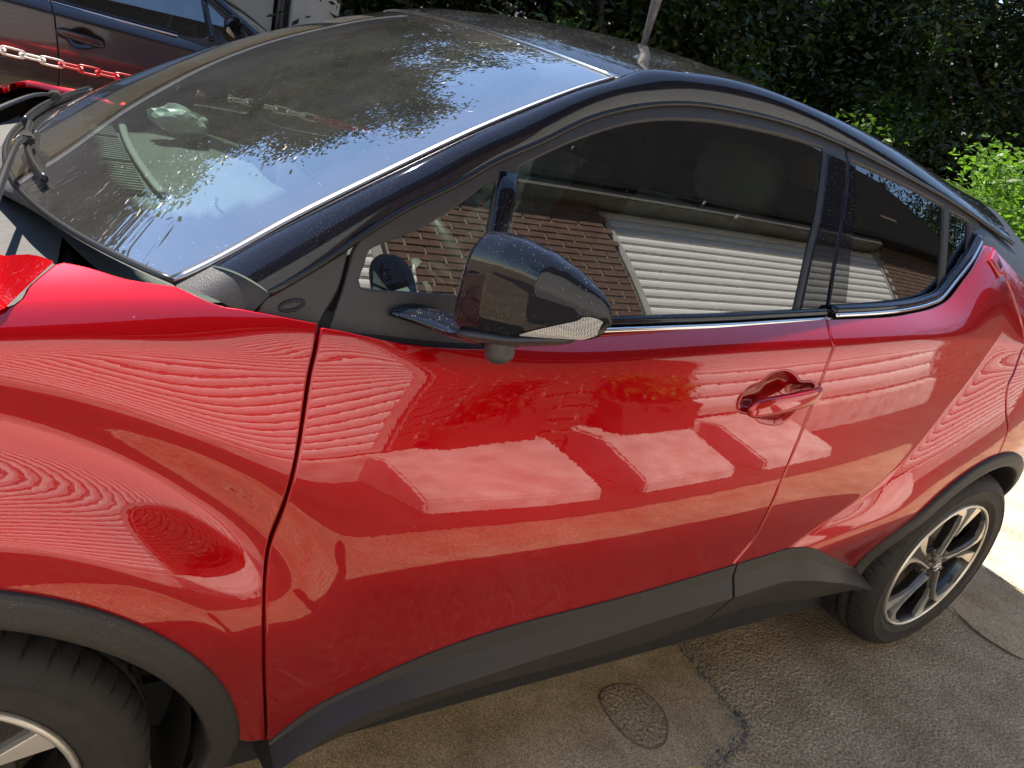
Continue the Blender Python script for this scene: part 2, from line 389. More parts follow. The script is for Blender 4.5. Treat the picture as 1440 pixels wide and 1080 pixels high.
def glass_mat(name, tint, ior=1.62, dust=.0, frit=False, film=.0):
    """thin automotive glass: tinted see-through sheet with a mirror-like outer face, dust specks, printed border"""
    m, n, o = mk(name); co = objco(n)
    tr = n.nodes.new('ShaderNodeBsdfTransparent'); tr.inputs[0].default_value = (*tint, 1)
    gl = n.nodes.new('ShaderNodeBsdfGlossy'); gl.inputs['Roughness'].default_value = 0.0; gl.inputs[0].default_value = (1, 1, 1, 1)
    f0 = ((ior-1)/(ior+1))**2; ge_ = n.nodes.new('ShaderNodeNewGeometry'); tn = true_normal(n); n.links.new(tn, gl.inputs['Normal'])
    dt = nd(n, 'ShaderNodeVectorMath', operation='DOT_PRODUCT'); n.links.new(tn, dt.inputs[0]); n.links.new(ge_.outputs['Incoming'], dt.inputs[1])
    ab = nd(n, 'ShaderNodeMath', operation='ABSOLUTE'); n.links.new(dt.outputs['Value'], ab.inputs[0])
    om = nd(n, 'ShaderNodeMath', operation='SUBTRACT', use_clamp=True); om.inputs[0].default_value = 1; n.links.new(ab.outputs[0], om.inputs[1])
    pw_ = nd(n, 'ShaderNodeMath', operation='POWER'); pw_.inputs[1].default_value = 5; n.links.new(om.outputs[0], pw_.inputs[0])
    fr = nd(n, 'ShaderNodeMath', operation='MULTIPLY_ADD'); fr.inputs[1].default_value = 1-f0; fr.inputs[2].default_value = f0; n.links.new(pw_.outputs[0], fr.inputs[0])
    body_ = tr.outputs[0]
    df = n.nodes.new('ShaderNodeBsdfDiffuse'); df.inputs[0].default_value = (.62, .60, .54, 1)
    if frit:
        uvn = n.nodes.new('ShaderNodeUVMap'); uvn.uv_map = 'UVMap'; sx = n.nodes.new('ShaderNodeSeparateXYZ'); n.links.new(uvn.outputs[0], sx.inputs[0])
        at = n.nodes.new('ShaderNodeAttribute'); at.attribute_name = 'frit'
        bl = bsdf(n, (.014, .012, .013), .8, Specular_IOR_Level=0.0)
        mx0 = n.nodes.new('ShaderNodeMixShader'); n.links.new(at.outputs['Fac'], mx0.inputs[0]); n.links.new(tr.outputs[0], mx0.inputs[1]); n.links.new(bl.outputs[0], mx0.inputs[2]); body_ = mx0.outputs[0]
    if dust or film:
        v = nd(n, 'ShaderNodeTexVoronoi', feature='F1'); v.inputs['Scale'].default_value = 210; n.links.new(co, v.inputs['Vector'])
        wn = n.nodes.new('ShaderNodeTexWhiteNoise'); n.links.new(v.outputs['Position'], wn.inputs['Vector'])
        rr = ramp(n, wn.outputs['Value'], [(.90, (0, 0, 0)), (1., (.21, .21, .21))])
        near = nd(n, 'ShaderNodeMath', operation='LESS_THAN'); n.links.new(v.outputs['Distance'], near.inputs[0]); n.links.new(rr.outputs[0], near.inputs[1])
        mu = nd(n, 'ShaderNodeMath', operation='MULTIPLY'); mu.inputs[1].default_value = dust; n.links.new(near.outputs[0], mu.inputs[0])
        nz = noise(n, 5, 6, .7, co); fz = ramp(n, nz.outputs['Fac'], [(.35, (film*.5,)*3), (.75, (film*1.4,)*3)])
        ad = nd(n, 'ShaderNodeMath', operation='ADD'); n.links.new(mu.outputs[0], ad.inputs[0]); n.links.new(fz.outputs[0], ad.inputs[1])
        mx1 = n.nodes.new('ShaderNodeMixShader'); n.links.new(ad.outputs[0], mx1.inputs[0]); n.links.new(body_, mx1.inputs[1]); n.links.new(df.outputs[0], mx1.inputs[2]); body_ = mx1.outputs[0]
    mx = n.nodes.new('ShaderNodeMixShader'); n.links.new(fr.outputs[0], mx.inputs[0]); n.links.new(body_, mx.inputs[1]); n.links.new(gl.outputs[0], mx.inputs[2])
    n.links.new(mx.outputs[0], o.inputs[0]); return m
M = {}
M['red'] = paint_red()
M['black'] = dusty('black_gloss_paint', (.010, .010, .016), .22, dust=.20, thr=.72, scale=620, Coat_Weight=1.0, Coat_Roughness=.02, Coat_IOR=1.5, Specular_IOR_Level=0.0)
M['roof'] = dusty('black_roof_paint', (.011, .011, .013), .25, dust=.40, thr=.45, scale=420, Coat_Weight=1.0, Coat_Roughness=.04, Coat_IOR=1.5, Specular_IOR_Level=0.0)
M['piano'] = dusty('piano_black', (.008, .008, .012), .15, dust=.55, thr=.86, scale=340, Coat_Weight=1.0, Coat_Roughness=.01, Coat_IOR=1.45, Specular_IOR_Level=0.0)
M['trim'] = simple('black_moulded_plastic', (.034, .030, .030), .42, .12, 14, .25, 500)
M['clad'] = dusty('grey_black_cladding', (.024, .020, .018), .56, dust=.20, thr=.80, scale=330)
M['cowl'] = simple('weathered_cowl_plastic', (.085, .082, .078), .75, .18, 60, .6, 900)
M['seal'] = simple('rubber_seal', (.007, .007, .008), .34, .1, 10)
M['rubber'] = simple('tyre_rubber', (.019, .016, .014), .72, .28, 22, .3, 400)
M['glaretrim'] = simple('sun_glare_trim', (.34, .34, .36), .34, .05, 10, Metallic=1.0)  # bright tone stands in for sun glare on the glass edge
M['chrome'] = simple('satin_chrome', (.75, .73, .70), .12, .04, 10, Metallic=1.0)
M['machined'] = simple('machined_alloy', (.72, .68, .62), .28, .06, 40, Metallic=.75)
M['rimblack'] = simple('gloss_black_rim', (.022, .019, .018), .22, .15, 10, Coat_Weight=.5)
M['brake'] = simple('cast_iron', (.16, .13, .11), .5, .3, 30, Metallic=.7)
M['dark'] = simple('dark_inner_metal', (.010, .009, .009), .8, .1, 5)
M['shield'] = glass_mat('windscreen_glass', (.70, .83, .76), 3.8, dust=.5, frit=True, film=.055)  # film: dust, raised to paint hazy sun glare over the dash
M['glass'] = glass_mat('side_glass', (.32, .39, .36), 2.7, dust=.25, film=.006)
M['privacy'] = glass_mat('privacy_glass', (.05, .055, .055), 2.5, dust=.25, film=.006)
M['dash'] = simple('dashboard_vinyl', (.10, .104, .10), .62, .12, 20, .5, 600)
M['dashlight'] = simple('light_dash_trim', (.28, .285, .27), .55, .1, 20, .3, 600)
M['leather'] = simple('black_quilted_leather', (.13, .135, .13), .42, .12, 20, .3, 500)
M['stitch'] = simple('red_thread', (.55, .02, .03), .7, .1, 50)
M['lens'] = simple('clear_lamp_lens', (.62, .60, .56), .12, .06, 40, Coat_Weight=1.0)
M['mirror'] = simple('mirror_silver', (.85, .86, .88), .02, .01, 5, Metallic=1.0)
# ------------------------------------------------------------------ the red car
CAR = empty('red_car', (0, 0, 0), 'red compact crossover with black roof filling the foreground', 'car')
def s_of(x, z):
    x = np.atleast_1d(x).astype(float); z = np.broadcast_to(np.atleast_1d(z).astype(float), x.shape); lo = np.full(x.shape, -1.0); hi = np.full(x.shape, 9.0)
    Wx = spl_w(XP, x); Cz = np.einsum('ni,ij->nj', Wx, CTRL[:, :, 2])
    for _ in range(40):
        m = (lo+hi)/2; zz = np.einsum('nj,nj->n', spl_w(SP, m), Cz); up = zz > z
        lo = np.where(up, m, lo); hi = np.where(up, hi, m)
    return (lo+hi)/2
def bodyxz(x, z):
    x = np.atleast_1d(x).astype(float); return body(x, s_of(x, z))
def arc(cx, r, a0, a1, n=40, cz=.335):
    a = np.linspace(a0, a1, n); rr = np.array([r(t) for t in a]); x = cx+rr*np.cos(a); z = cz+rr*np.sin(a)
    return np.stack([x, s_of(x, z)], 1)
rFo = lambda t: .440+.036*max(0, 1-abs(t)/1.05)**2 if t < 1.6 else .440+.03*max(0, 1-abs(math.pi-t)/1.05)**2
rRo = lambda t: .432
VS = .11
def add(name, me, mat, parent=None, far=True, **k):
    """a part of the car; far = also the mirrored one on the other flank"""
    o = link(name, me, parent or CAR, M[mat] if isinstance(mat, str) else mat, **k)
    if far:
        c = bpy.data.objects.new(name, me); COL0.objects.link(c); fp = FAR.get(parent.name) if parent is not None else None; c.parent = fp or CAR; c.scale = (1, 1, 1) if fp else (1, -1, 1)
        FAR[o.name] = c
    return o
FAR = {}
DOOR_F = [(.519, .353), (.505, 1.402), (.492, 2.552), (.483, 3.205), (.473, 3.919), (.477, 4.778), (.495, 5.961), (.525, 7.217)]
DOOR_R = [(1.658, -.066), (1.64, .554), (1.64, .957), (1.632, 1.242), (1.625, 1.841), (1.613, 2.677), (1.606, 3.662), (1.615, 4.6), (1.618, 5.1), (1.587, 5.717)]
SILL = [(.525, 7.217), (.584, 6.823), (.644, 6.618), (.721, 6.412), (.873, 6.095), (1.206, 5.859), (1.569, 5.667)]
SILLR = [(1.587, 5.66), (1.754, 5.584), (1.823, 5.572), (1.864, 5.603), (1.971, 5.938), (2.10, 6.36), (2.25, 6.80)]
CUT_R = [(2.462, -.02), (2.474, .42), (2.498, .638), (2.526, .857), (2.53, 1.3), (2.50, 2.0), (2.483, 2.35), (2.52, 2.9), (2.575, 3.295), (2.60, 3.86)]
BELT_F = [(1.299, -.005), (1.033, .074), (.93, .28), (.838, .484), (.731, .535), (.635, .486), (.548, .355)]
BELT_R = [(1.651, -.03), (1.807, .041), (1.925, .04), (2.106, -.162), (2.182, -.177), (2.259, -.177), (2.34, -.078), (2.428, -.09)]
def dn(P, d): return [(a, b+d) for a, b in P]
# --- front wing
top = sm([(.519, .271), (.469, .261), (.42, .269), (.385, .283), (.341, .106), (.324, .107), (.279, .119), (.237, .015), (.209, -.028)], 4)
gapc = sm([(.198, .02), (.17, .331), (.141, .619), (0, .80), (-.25, .85), (-.55, .85), (-.82, .85)], 5)
ff = arc(0, lambda t: rFo(t)-.015, math.pi+.1, -.02, 60)
wing = np.vstack([top, gapc, [(-.82, 3.0), (-.75, 6.2), (-.47, 7.0)], ff, [(.49, 7.15)], sm(DOOR_F, 6)[::-1]])
WING = add('front_wing', panel('front_wing', body, wing, vs=VS, g=.011, feats=[arc(0, lambda t: .5, 2.0, -.05, 80)]), 'red')
# --- front door
REC = sm([(1.385, 2.182), (1.391, 1.89), (1.432, 1.764), (1.454, 1.626), (1.495, 1.577), (1.530, 1.70), (1.554, 1.842), (1.597, 1.875), (1.622, 2.03), (1.608, 2.182), (1.572, 2.266), (1.556, 2.428), (1.522, 2.534), (1.462, 2.448), (1.431, 2.290)], 6, True)
fd = np.vstack([sm(DOOR_F, 6), sm(dn(SILL, .22), 6), sm(DOOR_R, 5)[::-1], sm(BELT_F, 5)])
FDOOR = add('front_door', panel('front_door', body, fd, [REC], vs=VS, g=.011, feats=[arc(0, lambda t: .5, .9, -.05, 60)]), 'red')
def bowl(V2, d):
    return 0.001+.022*(1-np.exp(-(d/.018)**1.6))
add('handle_recess', panel('handle_recess', body, REC, vs=VS, g=.005, gap=-.004, disp=bowl, round_=0.0), 'red', FDOOR)
def handle(u, v):
    # grip bar: a flattened bow held off the skin
    x = 1.392+.222*u; th = v*2*math.pi
    s0 = 2.155-.13*u; base = body(x, s0); n = snormal(body, x, s0, (0, -1, 0))
    e = np.clip(1-np.abs(2*u-1)**7, 0, 1)**.45
    hz = (.0235-.004*u)*e; hy = .010*e+.001; lift = .015+.008*(1-(2*u-1)**2)
    c = np.cos(th); s = np.sin(th); q = .62
    return base+n*(lift+hy*np.sign(c)*np.abs(c)**q)[:, None]+np.stack([0*u, 0*u, hz*np.sign(s)*np.abs(s)**q], 1)
add('door_handle', loft('door_handle', handle, 40, 28, True), 'red', FDOOR)
def keycap(u, v):
    x = 1.590+.030*u; th = v*2*math.pi; s0 = 2.035-.0*u; base = body(x, s0); n = snormal(body, x, s0, (0, -1, 0)); e = np.clip(1-np.abs(2*u-1)**4, 0, 1)**.5
    return base+n*(.010+.009*e*np.cos(th))[:, None]+np.stack([0*u, 0*u, .0165*e*np.sin(th)], 1)
add('lock_cover', loft('lock_cover', keycap, 14, 20, True), 'red', FDOOR)
# --- rear door
zc_ = np.linspace(.40, 1.22, 60); CREASE = np.stack([HL(zc_), s_of(HL(zc_), zc_)], 1)
ra = arc(2.64, lambda t: rRo(t)-.015, 1.66, math.pi+.02, 40)
rd = np.vstack([sm(DOOR_R, 5), sm(dn(SILLR, .22), 5), ra[::-1], sm(CUT_R, 5)[::-1], sm(BELT_R, 4)[::-1]])
RDOOR = add('rear_door', panel('rear_door', body, rd, vs=VS, g=.011, feats=[CREASE]), 'red')
# --- rear quarter
rb = arc(2.64, lambda t: rRo(t)-.015, 1.66, -.1, 40)
qp = np.vstack([sm(CUT_R, 5), rb, [(3.10, 7.0), (3.42, 7.0), (3.44, 4), (3.44, 1), (3.42, .6), (3.0, .5), (2.72, .37), (2.622, .293), (2.511, .112)]])
add('rear_quarter_panel', panel('rear_quarter_panel', body, qp, vs=VS, g=.018), 'red')
# hidden pull in the rear pillar: raised frame, dark patch painting the shade in the grip
def quad(S, P, n=6): return np.array([np.array(P[i])*(1-k/n)+np.array(P[(i+1) % len(P)])*k/n for i in range(len(P)) for k in range(n)])
add('pillar_handle', panel('pillar_handle', body, quad(body, [(2.405, .10), (2.455, .02), (2.462, .36), (2.425, .40)]), vs=VS, g=.008, off=.009, depth=.012), 'red', RDOOR)
add('grip_shade', panel('grip_shade', body, quad(body, [(2.425, .18), (2.45, .14), (2.452, .30), (2.43, .33)]), vs=VS, g=.008, off=.0105, depth=.004), 'dark', RDOOR)
# --- inner shell behind the shut lines
def shell():
    xs = np.linspace(-.80, 3.40, 150); ss = np.linspace(.15, 7.2, 70); X, S_ = np.meshgrid(xs, ss, indexing='ij')
    P = body(X.ravel(), S_.ravel()); P[:, 1] += .036; n = len(ss)
    F = []
    for i in range(len(xs)-1):
        for j in range(n-1):
            c = P[i*n+j]
            if c[0] < .50 and ss[j] < .95: continue
            if min(math.hypot(c[0], c[2]-.335), math.hypot(c[0]-2.64, c[2]-.335)) < .45: continue
            F.append((i*n+j, i*n+j+1, (i+1)*n+j+1, (i+1)*n+j))
    return meshf('inner_shell', P, F)
add('inner_shell', shell(), 'dark')
# --- sill cladding: three facets
tz = Spl([.525, .584, .644, .721, .873, 1.206, 1.569, 1.754, 1.823, 1.864, 1.971, 2.12, 2.274], [.296, .357, .388, .418, .461, .495, .524, .537, .540, .537, .495, .425, .352])
m1 = Spl([.516, .633, .719, .967, 1.431, 1.573, 1.80, 1.87, 1.96, 2.10, 2.167, 2.29], [.285, .372, .398, .437, .480, .490, .505, .502, .470, .415, .395, .338])
m2 = Spl([.519, .634, .77, 1.093, 1.448, 1.599, 1.857, 1.912, 2.022, 2.181, 2.29], [.275, .352, .380, .405, .439, .446, .453, .446, .411, .360, .320])
bt = Spl([.539, .66, .854, 1.146, 1.533, 1.65, 1.819, 1.951, 2.179, 2.29], [.235, .275, .306, .310, .322, .338, .340, .323, .305, .300])
def clad(x0, x1, name):
    xs = np.linspace(x0, x1, max(12, int((x1-x0)/.02))); k = len(xs)
    T = bodyxz(xs, tz(xs)); T[:, 1] += .004
    T1 = T.copy(); T1[:, 1] -= .007; T1[:, 2] -= .002
    yb = T[:, 1]
    A = np.stack([xs, yb-.010, m1(xs)], 1); B_ = np.stack([xs, np.minimum(-.884, yb-.034), m2(xs)], 1)
    f = sst(1.95, 2.28, xs)[:, None]; C = np.stack([xs, -.842+0*xs, bt(xs)], 1); D = np.stack([xs, -.70+0*xs, bt(xs)-.045], 1)
    V = []; F = []
    for P, Q in ((T, T1), (T1, A), (A, B_), (B_, C), (C, D)):
        b = len(V); V += list(P)+list(Q); F += [(b+i, b+i+1, b+k+i+1, b+k+i) for i in range(k-1)]
    for i in (0, k-1):
        b = len(V); V += [T[i], T1[i], A[i], B_[i], C[i], D[i]]; F.append(tuple(range(b, b+6)))
    me = meshf(name, V, F); bm = bmesh.new(); bm.from_mesh(me); bmesh.ops.recalc_face_normals(bm, faces=bm.faces[:])
    bm.to_mesh(me); bm.free(); return me
add('sill_cladding', clad(.527, 1.598, 'sill_cladding'), 'clad', FDOOR)
add('sill_cladding', clad(1.606, 2.262, 'sill_cladding'), 'clad', RDOOR)
# --- wheel arch cladding
def archclad(cx, ro, wid, a0, a1, name):
    def fn(u, v):
        t = a0+(a1-a0)*u; Ro = np.array([ro(q) for q in t]); k = np.array([0, .05, .16, .80, .93, 1.0, 1.0])
        kr = np.interp(v, np.linspace(0, 1, 7), k); yo = np.interp(v, np.linspace(0, 1, 7), [.010, -.006, -.011, -.015, -.012, -.004, .075])
        r = Ro-wid*kr; x = cx+r*np.cos(t); z = .335+r*np.sin(t)
        xr = cx+(Ro-.010)*np.cos(t); zr = .335+(Ro-.010)*np.sin(t)
        P = bodyxz(xr, zr); return np.stack([x, P[:, 1]+yo, z], 1)
    return loft(name, fn, 90, 25)
add('wheel_arch_cladding', archclad(0, rFo, .056, -.14, math.pi+.15, 'wheel_arch_cladding'), 'clad', WING)
add('wheel_arch_cladding', archclad(2.64, rRo, .048, -.1, math.pi-.02, 'wheel_arch_cladding'), 'clad', RDOOR)
def liner(cx):
    def fn(u, v):
        t = -.45+(math.pi+.9)*u; y = -.80+.38*v; r = .40+0*v
        return np.stack([cx+r*np.cos(t), y, .335+r*np.sin(t)], 1)
    return loft('wheel_arch_liner', fn, 40, 4)
add('wheel_arch_liner', liner(0), 'dark'); add('wheel_arch_liner', liner(2.64), 'dark')
# --- bonnet
ge = Spl([-.85, -.5, -.1, .10, .141, .17, .20], [-.46, -.655, -.755, -.772, -.765, -.731, -.690])
gz = Spl([-.85, -.5, -.1, .10, .141, .17, .20], [.872, .967, 1.036, 1.071, 1.079, 1.101, 1.120])
GX = [-.85, -.5, -.1, .10, .141, .17, .20]; GY = [-.46, -.655, -.755, -.772, -.765, -.731, -.690]; GZ = [.872, .967, 1.036, 1.071, 1.079, 1.101, 1.120]
HX = Spl([0, .3, .5, .7, .816, .896, 1.0], [.03, .045, .066, .106, .142, .172, .199])
def bonnet(u, v):
    c = 2*v-1; a = np.abs(c)
    xr = HX(a); x = -.85+u*(xr+.85)
    ye = np.interp(x, GX, GY); ze = np.interp(x, GX, GZ)
    edge = 1-a**3.2
    return np.stack([x-.06*(1-u)*(1-a**2), -ye*c, ze+.048*edge*(1-.20*u)-.012*(1-u)+.016*np.exp(-((a-.60)/.12)**2)*edge], 1)
BON = add('bonnet', loft('bonnet', bonnet, 60, 60), 'red', far=False)
# --- windscreen and roof edge line (near side; the far side mirrors it)
R2 = np.array([(.34, -.695, 1.10), (.387, -.69, 1.127), (.482, -.675, 1.187), (.571, -.66, 1.239), (.696, -.64, 1.309), (.802, -.62, 1.365), (.917, -.60, 1.421), (1.016, -.585, 1.466), (1.08, -.575, 1.491)])
R2b = np.array([(1.08, -.575, 1.491), (1.128, -.562, 1.512), (1.231, -.552, 1.530), (1.338, -.547, 1.541), (1.509, -.541, 1.543), (1.751, -.53, 1.528), (2.05, -.508, 1.497), (2.275, -.485, 1.464), (2.6, -.45, 1.425), (2.95, -.38, 1.392)])
def curve(P):
    L = np.r_[0, np.cumsum(np.linalg.norm(np.diff(P, axis=0), axis=1))]; return Spl(L/L[-1], P)
EW = curve(R2); ER = curve(R2b)
def screen(u, v, d=0.0, m=0.0):
    e = EW(u); c = 2*v-1; k = 1-np.abs(c)**2.15
    dx = -.190+.110*u; dz = -.022+.046*u+.030*np.sin(np.pi*u)
    return np.stack([e[:, 0]+dx*k, -e[:, 1]*c*(1-m), e[:, 2]+dz*k-d], 1)
def screen_mesh():
    nu, nv = 60, 70; me = loft('windscreen', screen, nu, nv)
    u = np.repeat(np.linspace(0, 1, nu), nv); v = np.tile(np.linspace(0, 1, nv), nu); 
    a = me.attributes.new('frit', 'FLOAT', 'POINT')
    x = v*1.30; y = u*.86      # metres across the sheet
    # rounded rectangle, wider margin below and at the upper corners
    lo = .115+.03*np.cos((v-.5)*2*np.pi); cx = np.abs(x-.65); half = .65-.045-.035*(1-u)
    qx = cx-(half-.12); qy = np.maximum(lo+.12-y, y-(.86-.065-.12))
    d = np.hypot(np.maximum(qx, 0), np.maximum(qy, 0))+np.minimum(np.maximum(qx, qy), 0)-.12
    a.data.foreach_set('value', np.clip(d/.006+.5, 0, 1).astype(np.float32)); return me
def dense_screen():
    return screen_mesh()
SCR = add('windscreen', dense_screen(), 'shield', far=False)
# edge trim along the pillar: its bright metal colour stands in for sun glare
E3 = EW(np.linspace(0, 1, 50)); E3[:, 1] += .006; E3[:, 2] += .003
add('windscreen_trim', tube('windscreen_trim', E3, np.interp(np.linspace(0, 1, 50), [0, .15, .6, 1], [.009, .0085, .006, .003]), 14, rz=np.interp(np.linspace(0, 1, 50), [0, .15, .6, 1], [.0045, .0045, .0035, .002])), 'glaretrim', SCR)
def roofs(u, v):
    e = ER(u); c = 2*v-1; k = 1-np.abs(c)**2.2; crown = .024+.020*sst(0, .35, u)
    fx = -.078*(1-sst(0, .5, u))+.10*sst(.6, 1, u)
    return np.stack([e[:, 0]+fx*k, -(e[:, 1]+.006)*c, e[:, 2]-.003+crown*k], 1)
ROOF = add('roof', loft('roof', roofs, 70, 50), 'roof', far=False)
fe = screen(np.full(40, 1.0), np.linspace(0, 1, 40)); fe[:, 0] += .004; fe[:, 2] += .002
add('roof_edge_strip', tube('roof_edge_strip', fe, .006, 8, rz=.003), 'chrome', ROOF, far=False)
# --- gloss black pillar and roof rail
R1 = [(.456, 1.112), (.529, 1.157), (.602, 1.207), (.679, 1.253), (.735, 1.281), (.825, 1.331), (.907, 1.368), (.993, 1.41), (1.084, 1.443), (1.184, 1.468), (1.289, 1.484), (1.41, 1.491), (1.562, 1.492), (1.776, 1.476), (2.046, 1.440), (2.277, 1.404), (2.479, 1.366), (2.70, 1.325)]
R13 = green([a for a, b in R1], [b for a, b in R1]); C1 = curve(R13); C2 = curve(np.vstack([R2[1:], R2b[1:9]]))
def rail(u, v):
    a = C1(u); b = C2(u); a[:, 1] -= .004; b[:, 1] -= .001
    t = v; h = .017*(4*t*(1-t))**.8; q = a*(1-t)[:, None]+b*t[:, None]
    n = np.stack([-.25+0*u, -.62+0*u, .75+0*u], 1); n /= np.linalg.norm(n, axis=1)[:, None]
    return q+n*h[:, None]
add('roof_rail', loft('roof_rail', rail, 110, 22), 'black')
add('door_seal', tube('door_seal', C1(np.linspace(0, 1, 90))+np.array([0, -.004, 0]), .0055, 8), 'seal')
gr = C2(np.linspace(.42, 1, 60)); add('roof_groove_strip', tube('roof_groove_strip', gr+np.array([0, .002, -.003]), .004, 6), 'seal')
# --- side windows: frames on the greenhouse surface
def onG(P): return np.array(P, float)
QG = sm([(.591, 1.129), (.597, 1.16), (.604, 1.178), (.627, 1.19), (.686, 1.215), (.755, 1.257), (.815, 1.297), (.813, 1.27), (.801, 1.217), (.785, 1.165), (.774, 1.129), (.72, 1.128), (.65, 1.128)], 3, True)
WT = [(.865, 1.323), (.906, 1.343), (.984, 1.379), (1.082, 1.415), (1.161, 1.436), (1.243, 1.45), (1.354, 1.461), (1.495, 1.465), (1.60, 1.464), (1.690, 1.459)]
MW = np.vstack([sm(WT, 4), sm([(1.690, 1.455), (1.650, 1.33), (1.613, 1.241), (1.578, 1.130)], 4), sm([(1.575, 1.126), (1.32, 1.110), (1.065, 1.097), (.90, 1.100), (.806, 1.118)], 4), sm([(.806, 1.122), (.834, 1.223), (.862, 1.315)], 4)])
R1a = np.array([q for q in R1]); r1top = sm(R1a, 5); r1f = r1top[(r1top[:, 0] > .578) & (r1top[:, 0] < 1.772)]; r1r = r1top[(r1top[:, 0] > 1.780) & (r1top[:, 0] < 2.47)]
SEAM = [(1.775, 1.474), (1.759, 1.382), (1.71, 1.247), (1.687, 1.10)]
FRAME_F = np.vstack([r1f, sm(SEAM, 4), sm([(1.687, 1.10), (1.32, 1.075), (1.042, 1.055), (.9, 1.005), (.75, 1.0), (.64, 1.005), (.535, 1.03)], 4), sm([(.535, 1.05), (.56, 1.12), (.575, 1.175)], 4)])
add('window_frame', panel('window_frame', green, FRAME_F, [QG, MW], g=.014, gap=.0015, depth=.012), 'trim', FDOOR)
add('window_glass', panel('window_glass', green, MW, g=.014, gap=-.006, off=-.006, depth=.003), 'glass', FDOOR)
add('quarter_glass', panel('quarter_glass', green, QG, g=.014, gap=-.006, off=-.006, depth=.003), 'glass', FDOOR)
pst = green(np.linspace(.843, .800, 8)-.002, np.linspace(1.312, 1.10, 8), .003)
add('window_post', tube('window_post', pst, .017, 12, rz=.006), 'piano', FDOOR)
BP = np.vstack([sm([(1.700, 1.452), (1.662, 1.33), (1.625, 1.241), (1.590, 1.122)], 4), sm([(1.683, 1.128), (1.708, 1.247), (1.756, 1.382), (1.769, 1.452)], 4)])
add('pillar_cover', panel('pillar_cover', green, BP, g=.014, gap=.001, off=.004, depth=.008), 'piano', FDOOR)
RG = np.vstack([sm([(1.795, 1.447), (1.899, 1.436), (2.06, 1.416), (2.220, 1.391)], 4), sm([(2.218, 1.38), (2.205, 1.28), (2.190, 1.195)], 4), sm([(2.18, 1.187), (2.116, 1.174), (1.978, 1.158), (1.763, 1.145)], 4), sm([(1.757, 1.15), (1.775, 1.27), (1.793, 1.40)], 4)])
SQ = np.vstack([sm([(2.258, 1.382), (2.32, 1.374), (2.372, 1.364)], 3), sm([(2.372, 1.355), (2.352, 1.290), (2.30, 1.245), (2.225, 1.205)], 4), sm([(2.226, 1.21), (2.243, 1.30), (2.256, 1.37)], 3)])
FRAME_R = np.vstack([r1r, sm([(2.47, 1.35), (2.44, 1.305), (2.375, 1.255), (2.283, 1.205), (2.204, 1.162), (2.14, 1.148), (1.98, 1.125), (1.695, 1.108)], 4), sm([(1.692, 1.11), (1.714, 1.247), (1.763, 1.382), (1.779, 1.472)], 4)])
add('window_frame', panel('window_frame', green, FRAME_R, [RG, SQ], g=.014, gap=.0015, depth=.012), 'trim', RDOOR)
add('window_glass', panel('window_glass', green, RG, g=.014, gap=-.006, off=-.006, depth=.003), 'privacy', RDOOR)
add('quarter_glass', panel('quarter_glass', green, SQ, g=.014, gap=-.006, off=-.006, depth=.003), 'privacy', RDOOR)
BP2 = np.vstack([sm([(1.692, 1.128), (1.716, 1.247), (1.764, 1.382), (1.778, 1.446)], 4), sm([(1.806, 1.44), (1.792, 1.34), (1.775, 1.25), (1.762, 1.13)], 4)])
add('pillar_cover', panel('pillar_cover', green, BP2, g=.014, gap=.001, off=.004, depth=.008), 'piano', RDOOR)
# --- bright belt mouldings
def strip(P, name, w=.0085, t=.005, off=.020):
    P = sm(P, 6); Q = green(P[:, 0], P[:, 1], off); return tube(name, Q, t, 12, rz=w)
def gB(P, off): P = sm(P, 6); return green(P[:, 0], P[:, 1], off)
CH1 = [(1.00, 1.088), (1.066, 1.0925), (1.321, 1.106), (1.50, 1.117), (1.684, 1.1275)]; CH2 = [(1.692, 1.128), (1.98, 1.143), (2.14, 1.164), (2.204, 1.178), (2.283, 1.221), (2.375, 1.27), (2.447, 1.32)]
def dz(P, d): return [(a, b+d) for a, b in P]
add('belt_moulding', strip(CH1, 'belt_moulding', .0055, .005, .022), 'chrome', FDOOR)
add('belt_seal', strip(dz(CH1, .010), 'belt_seal', .010, .008, .012), 'piano', FDOOR)
CHB = sm([(1.692, -.780, 1.1365), (1.818, -.777, 1.144), (1.938, -.770, 1.152), (2.04, -.757, 1.160), (2.107, -.747, 1.169), (2.17, -.735, 1.183), (2.255, -.706, 1.225), (2.337, -.678, 1.274), (2.412, -.642, 1.323)], 8)
add('belt_moulding', tube('belt_moulding', CHB, .0055, 12, rz=.0055), 'chrome', RDOOR)
add('belt_seal', tube('belt_seal', CHB+np.array([-.004, .013, .009]), .013, 12, rz=.010), 'piano', RDOOR)
lw = np.vstack([sm([(a, b+(.014 if a < 2.0 else 0.03 if a < 2.2 else .080)) for a, b in CH2], 4), sm(dz(CH2, -.14), 4)[::-1]]); add('inner_belt_trim', panel('inner_belt_trim', green, lw, g=.03, off=-.030, depth=.003), 'dark', RDOOR)
CI = [(.61, 1.105), (.8, 1.10), (1.0, 1.100), (1.066, 1.104), (1.321, 1.118), (1.5, 1.129), (1.684, 1.139)]
lw = np.vstack([sm(CI, 4), sm(dz(CI, -.10), 4)[::-1]]); add('inner_belt_trim', panel('inner_belt_trim', green, lw, g=.03, off=-.030, depth=.003), 'dark', FDOOR)
